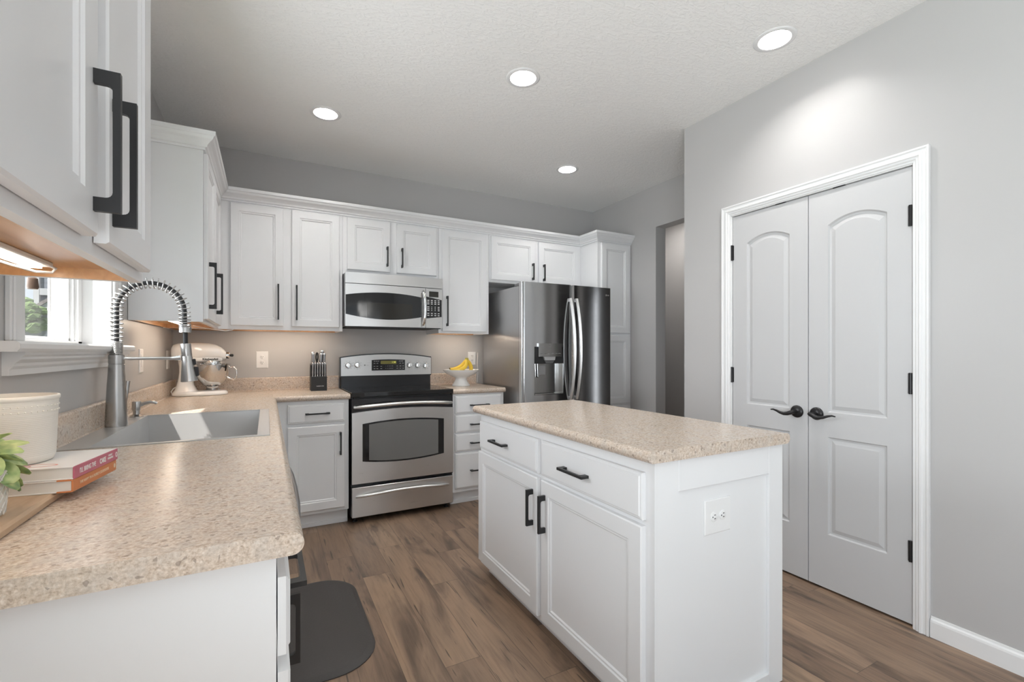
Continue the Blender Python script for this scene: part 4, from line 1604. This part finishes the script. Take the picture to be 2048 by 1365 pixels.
SP = Matrix(((0, 0, 1, 0), (1, 0, 0, 0), (0, 1, 0, 0), (0, 0, 0, 1)))
r, xf = book('cookbook', 'lower of two stacked cookbooks, orange spine, on the cutting board', BZ, 'cover_orange', 'cover_white', -8, (-.344, 1.235), .222, .188, .0250)
text('THE HAPPY IN A HURRY COOKBOOK', .0085, 'ink_pale', r, 'lettering', xf @ T((.0003, .088, .0125)) @ SP, sx=.86)
MB().lathe([(.004, .0002), (.004, .0007)], (0, .178, .0125), 16, axis='x', sy=1.3).build('logo', 'ink_pale', r, xf=xf)
r, xf = book('cookbook', 'upper of two stacked cookbooks, white cover and pink spine, under the white pot', BZ + .0254, 'cover_pink', 'cover_white', -8.3, (-.342, 1.236), .218, .187, .0255)
text("I'LL BRING THE", .0145, 'ink_white', r, 'lettering', xf @ T((.0003, .052, .0122)) @ SP, sx=.66)
text("CAKE", .0150, 'ink_white', r, 'lettering', xf @ T((.0003, .115, .0122)) @ SP, sx=.72, bold=.0005)
text("MANDY\nMERRIMAN", .0065, 'ink_white', r, 'lettering', xf @ T((.0003, .150, .0140)) @ SP, sx=.8)
mb = MB()
mb.lathe([(.0045, .0002), (.0045, .0008), (.0030, .0008), (.003, .0002)], (0, .179, .0125), 18, axis='x', sy=1.35, cap0=False, cap1=False)
mb.build('logo', 'ink_white', r, xf=xf)
mb = MB()
for (ex, ey, rx, ry) in ((-.085, .030, .045, .014), (-.112, .028, .03, .010)):
    mb.lathe([(1, .0256), (1, .0259), (.93, .0259), (.93, .0256)], (ex, ey, 0), 40, sx=rx, sy=ry, cap0=False, cap1=False)
mb.box(-.20, -.13, .004, .010, .0255, .0257)
mb.build('cover_print', 'ink_red', r, xf=xf)

PX, PY, PZ = -.470, 1.338, BZ + .0254 + .0256
r = thing('ceramic_pot', 'off-white ceramic pot with embossed bands standing on the cookbooks', 'pot', (PX, PY, PZ))
pr = [(0, 0), (.058, 0), (.064, .003), (.0675, .012)]
z = .014
while z < .128:
    base = .0675 + .0045 * (z - .012) / .12
    pr += [(base, z), (base + .0005, z + .0017), (base, z + .0034)]
    z += .0037
pr += [(.0735, .131), (.0745, .132), (.0745, .1385), (.073, .140), (.0695, .140), (.068, .125), (.064, .02), (0, .018)]
pb = MB().lathe(pr, (PX, PY, PZ), 64).build('pot_body', 'pot_glaze', r, 60)
mb = MB()
for zz in (.119, .108):
    for k in range(46):
        a = 2 * math.pi * k / 46
        p = Vector((PX + .0722 * math.cos(a), PY + .0722 * math.sin(a), PZ + zz))
        m_ = bmesh.ops.create_icosphere(mb.bm, subdivisions=1, radius=.0016, matrix=T(p))
mb.build('bead_row', 'pot_glaze', pb, 60)

QX, QY = -.440, 1.108
r = thing('potted_succulent', 'small green succulent in a white knit-textured pot at the left edge', 'plant', (QX, QY, BZ))
pr = [(0, 0), (.036, 0), (.041, .004), (.044, .03), (.046, .066), (.0475, .078), (.0455, .080), (.043, .079), (.041, .068), (0, .066)]
pot = MB().lathe(pr, (QX, QY, BZ), 48).build('pot', 'knit', r, 50)
mb = MB()
for s_ in (-1, 1):
    for k in range(20):
        a0_ = 2 * math.pi * k / 20
        path = []
        for j in range(13):
            zz = .004 + .070 * j / 12
            rr = .0412 + .006 * j / 12 + .0006
            a = a0_ + s_ * 1.05 * j / 12
            path.append((QX + rr * math.cos(a), QY + rr * math.sin(a), BZ + zz))
        mb.tube(path, .0011, 5)
mb.build('knit_relief', 'knit', pot, 60)
mb = MB()
random.seed(11)


def leaf(base, yaw, pitch, Ls, wd, roll=0.):
    N, K = 7, 7
    grid_t, grid_b = [], []
    m_ = T(base) @ Matrix.Rotation(yaw, 4, 'Z') @ Matrix.Rotation(-pitch, 4, 'Y') @ Matrix.Rotation(roll, 4, 'X')
    for i in range(N + 1):
        t = i / N
        w = wd * (math.sin(math.pi * min(1, t ** 1.35 * .90 + .07)) ** .6) * .5 + .0008
        x = Ls * t
        bend = -.22 * Ls * t * t
        top = [m_ @ Vector((x, w * (2 * k / K - 1), bend + .10 * w * (2 * k / K - 1) ** 2 + .0016 * (1 - (2 * k / K - 1) ** 2))) for k in range(K + 1)]
        bot = [m_ @ Vector((x, w * (2 * k / K - 1), bend + .10 * w * (2 * k / K - 1) ** 2 - .0012 * (1 - (2 * k / K - 1) ** 2))) for k in range(K - 1, 0, -1)]
        grid_t.append(top + bot)
    mb.loops(grid_t)


nl = 0
for ring, (n_, pit, Lb, zz) in enumerate(((9, -.75, .050, .080), (10, -.45, .056, .090), (9, -.15, .054, .100), (8, .2, .050, .110), (6, .6, .044, .118))):
    for k in range(n_):
        a = 2 * math.pi * (k + .5 * (ring % 2)) / n_ + random.uniform(-.2, .2)
        ro = .024 - .004 * ring
        leaf((QX + ro * math.cos(a), QY + ro * math.sin(a), BZ + zz + random.uniform(-.006, .006)), a, pit + random.uniform(-.2, .2), Lb * random.uniform(.85, 1.2), .035 * random.uniform(.85, 1.15), random.uniform(-.7, .7))
mb.build('foliage', 'leaf', r, 70)
mb = MB()
for k in range(7):
    a = k * .9
    mb.tube([(QX + .01 * math.cos(a), QY + .01 * math.sin(a), BZ + .066), (QX + .016 * math.cos(a), QY + .016 * math.sin(a), BZ + .118)], .0025, 6)
mb.build('stem', 'banana_stem', r, 60)

# ------------------------------------------------------------------ floor mat
mb = MB()
mx0, mx1, my0, my1 = -.03, .405, 1.838, 2.640
ol = []
rr = .175
for (cx_, cy_, a0_, q) in ((mx1 - rr, my1 - rr, 0, rr), (mx0 + .1, my1 - .1, 90, .1), (mx0 + .1, my0 + .1, 180, .1), (mx1 - rr, my0 + rr, 270, rr)):
    for k in range(10):
        a = R(a0_ + 90 * k / 9)
        ol.append((cx_ + q * math.cos(a), cy_ + q * math.sin(a)))
c_ = ((mx0 + mx1) / 2, (my0 + my1) / 2)
LL = []
for ins, z in ((0, .0005), (0, .004), (.006, .009), (.022, .015), (.026, .0165)):
    LL.append([(p[0] + (c_[0] - p[0]) * ins / .22, p[1] + (c_[1] - p[1]) * ins / .40, z) for p in ol])
mb.loops(LL)
tag(mb.build('kitchen_mat', 'mat', None, 30), 'dark brown rounded anti-fatigue mat on the floor below the sink', 'mat')

# ------------------------------------------------------------------ ceiling lights
LLAB = ['round recessed ceiling light on the left, nearest the window wall', 'round recessed ceiling light in the middle of the ceiling', 'round recessed ceiling light nearest us at right, near the pantry wall', 'round recessed ceiling light farthest away, above the refrigerator']
for (lx, ly), lb in zip(LIGHTS, LLAB):
    r = thing('recessed_light', lb, 'ceiling light', (lx, ly, ZC), 0, 'recessed lights in the ceiling')
    MB().lathe([(.070, ZC + .001), (.071, ZC - .004), (.086, ZC - .005), (.094, ZC - .002), (.095, ZC - .0003), (.0775, ZC - .0003), (.0775, ZC + .001)], (lx, ly, 0), 48, cap0=False, cap1=False).build('trim_ring', 'trim', r, 50)
    MB().lathe([(.0725, ZC - .001), (.0705, ZC + .02), (.066, ZC + .05), (.060, ZC + .075), (.062, ZC + .075), (.0745, ZC - .001)], (lx, ly, 0), 48, cap0=False, cap1=False).build('reflector', 'ceramic', r, 50)
    MB().lathe([(0, ZC + .058), (.045, ZC + .059), (.0625, ZC + .066), (.060, ZC + .074), (0, ZC + .074)], (lx, ly, 0), 48).build('lens', 'lamp_lens', r, 60)

# ------------------------------------------------------------------ under-cabinet lights


def strip(label, x0, x1, y0, y1, zt, lens, cord=None):
    r = thing('under_cabinet_light', label, 'light', ((x0 + x1) / 2, (y0 + y1) / 2, zt), 0, 'light bars under the wall cabinets')
    MB().box(x0, x1, y0, y1, zt - .010, zt, .002).build('housing', 'white_plastic', r)
    MB().box(*lens, zt - .014, zt - .0098).build('lens', 'strip_lens', r)
    if cord:
        MB().tube(cord, .0028, 8).build('cord', 'cord', r, 60)


zt = NZ + .0238
strip('lit bar under the near left cabinet, with a looped white cord', -.440, -.398, .66, 1.318, zt, (-.436, -.414, .665, 1.312),
      [(-.43, 1.05, zt - .012), (-.445, 1.15, zt - .017), (-.44, 1.25, zt - .018), (-.425, 1.315, zt - .021), (-.405, 1.334, zt - .018), (-.398, 1.330, zt - .010), (-.405, 1.316, zt - .006)])
zt = UZ0 + .0238
strip('lit bar under the cabinet beyond the sink window', -.47, -.43, 2.98, 3.60, zt, (-.466, -.436, 2.985, 3.595),
      [(-.42, 3.60, zt - .01), (-.36, 3.66, zt - .022), (-.30, 3.69, zt - .030), (-.25, 3.70, zt - .036), (-.21, 3.71, zt - .030), (-.19, 3.76, zt - .012)])
strip('lit bar under the back wall cabinet left of the microwave', -.14, .44, 3.84, 3.88, zt, (-.135, .435, 3.845, 3.875))
strip('lit bar under the cabinet beside the refrigerator', 1.34, 1.68, 3.84, 3.88, zt, (1.345, 1.675, 3.845, 3.875))

# ------------------------------------------------------------------ ornament in the window
r = thing('hanging_ornament', 'small brown wooden ornament hanging in the sink window', 'ornament', (-.668, 2.045, 1.45))
oy = 2.045
MB().lathe([(0, 1.424), (.013, 1.424), (.0155, 1.430), (.013, 1.458), (.008, 1.462), (0, 1.463)], (-.668, oy, 0), 20).build('ornament_body', 'brown_wood', r, 40)
MB().tube([(-.668, oy, 1.455), (-.668, oy, WZ1 - .012)], .0012, 6).build('hanging_cord', 'cord', r)

# ------------------------------------------------------------------ outdoors, seen through the sink window
struct(MB().box(-30, -.80, -8, 40, -.5, -.45).build('ground', 'grass'), 'lawn outside the sink window', 'lawn')
r = thing('neighbor_house', 'blue-grey neighbouring house with white trim outside the sink window', 'house', (-3.5, 16, -.45))
MB().box(-4.78, -1.2, 15, 20, -.45, 6.5).build('house_wall', 'siding', r)
mb = MB()
mb.box(-4.86, -4.76, 14.92, 15.0, -.45, 6.5)
mb.box(-4.86, -1.2, 14.93, 15.0, 2.56, 2.72)
mb.box(-4.42, -4.30, 14.95, 15.0, -.4, 2.56)
mb.build('corner_board', 'siding_trim', r)
mb = MB()
mb.prism([(-6.0, -.45), (-6.0, .30), (-3.0, 2.85), (-3.0, -.45)], 'y', 12.9, 13.9)
g = mb.build('gable_wing', 'siding', r)
mb = MB()
mb.prism([(-6.3, .05), (-6.3, .22), (-2.9, 3.11), (-2.9, 2.94)], 'y', 12.75, 12.9)
mb.build('rake_board', 'siding_trim', g)
mb = MB()
mb.prism([(-6.35, .18), (-6.35, .26), (-2.9, 3.19), (-2.9, 3.11)], 'y', 12.72, 14.6)
mb.build('roof', 'shingle', g)
mb = MB()
random.seed(5)
r = thing('shrub', 'green shrub beside the neighbouring house outside the sink window', 'shrub', (-4.08, 11.6, -.45))
mb = MB()
for k in range(150):
    a, b_ = random.uniform(0, 6.28), random.uniform(-.6, 1.5)
    rr = random.uniform(.35, .5)
    c = Vector((-4.08 + rr * math.cos(a) * math.cos(b_), 11.6 + rr * math.sin(a) * math.cos(b_) * .6, 1.80 + rr * .75 * math.sin(b_)))
    bmesh.ops.create_icosphere(mb.bm, subdivisions=1, radius=random.uniform(.07, .13), matrix=T(c) @ Matrix.Diagonal((1, 1, random.uniform(.5, .9), 1)))
mb.build('foliage', 'foliage', r, 30)
MB().tube([(-4.08, 11.6, -.45), (-4.08, 11.6, 1.7)], .06, 8).build('trunk', 'bark', r)

# ------------------------------------------------------------------ dining end behind the camera (seen only in reflections)
r = thing('chandelier', 'two-tier crystal chandelier mirrored in the microwave window', 'chandelier', (1.12, -2.0, 2.05))
hxc, hyc = 1.12, -2.0
mb = MB()
mb.tube([(hxc, hyc, ZC - .0005), (hxc, hyc, 2.14)], .006, 8)
mb.lathe([(.06, ZC - .0005), (.06, ZC - .02), (.01, ZC - .03)], (hxc, hyc, 0), 20)
mb.build('stem', 'chrome', r, 40)
for rad_, zt_2, hh, nn in ((.21, 2.14, .14, 30), (.15, 2.01, .13, 22)):
    mb = MB()
    mb.lathe([(rad_ + .006, zt_2 - .006), (rad_ + .006, zt_2 + .006), (rad_ - .006, zt_2 + .006), (rad_ - .006, zt_2 - .006), (rad_ + .006, zt_2 - .006)], (hxc, hyc, 0), 40, cap0=False, cap1=False)
    for q in range(3):
        a = q * 2.094
        mb.tube([(hxc, hyc, zt_2 + .01), (hxc + rad_ * math.cos(a), hyc + rad_ * math.sin(a), zt_2)], .004, 6)
    mb.build('tier_ring', 'chrome', r)
    mb = MB()
    for k in range(nn):
        a = 2 * math.pi * k / nn
        x, y = hxc + rad_ * math.cos(a), hyc + rad_ * math.sin(a)
        mb.lathe([(.006, zt_2 - .012), (.009, zt_2 - .03), (.009, zt_2 - hh), (.001, zt_2 - hh - .02)], (x, y, 0), 4)
    mb.build('crystal_drops', 'crystal', r)
w2 = thing('window_2', 'white framed dining window behind the camera', 'window', (1.0, YF, .6))
w2['kind'] = 'structure'
mb = MB()
for a, b_, c, d in ((0, .06, .6, 2.3), (1.94, 2.0, .6, 2.3), (.97, 1.03, .6, 2.3), (0, 2, .6, .66), (0, 2, 2.24, 2.3), (0, 2, 1.42, 1.46)):
    mb.box(a, b_, YF - .09, YF - .05, c, d)
mb.build('sash_frame', 'trim', w2)
w3 = thing('door_3', 'white framed sliding patio door at the dining end', 'door', (XL, -1.0, 0))
w3['kind'] = 'structure'
mb = MB()
for a, b_ in ((PD0, PD0 + .07), (PD1 - .07, PD1), ((PD0 + PD1) / 2 - .05, (PD0 + PD1) / 2 + .05)):
    mb.box(-.74, -.69, a, b_, 0, PDZ)
mb.box(-.74, -.69, PD0, PD1, 0, .08)
mb.box(-.74, -.69, PD0, PD1, PDZ - .07, PDZ)
mb.build('door_frame', 'trim', w3)
lamp('hall_lamp', 'AREA', (3.72, 3.62, 2.70), (0, 0, -1), 6, (1, .95, .9), shape='DISK', size=.2)
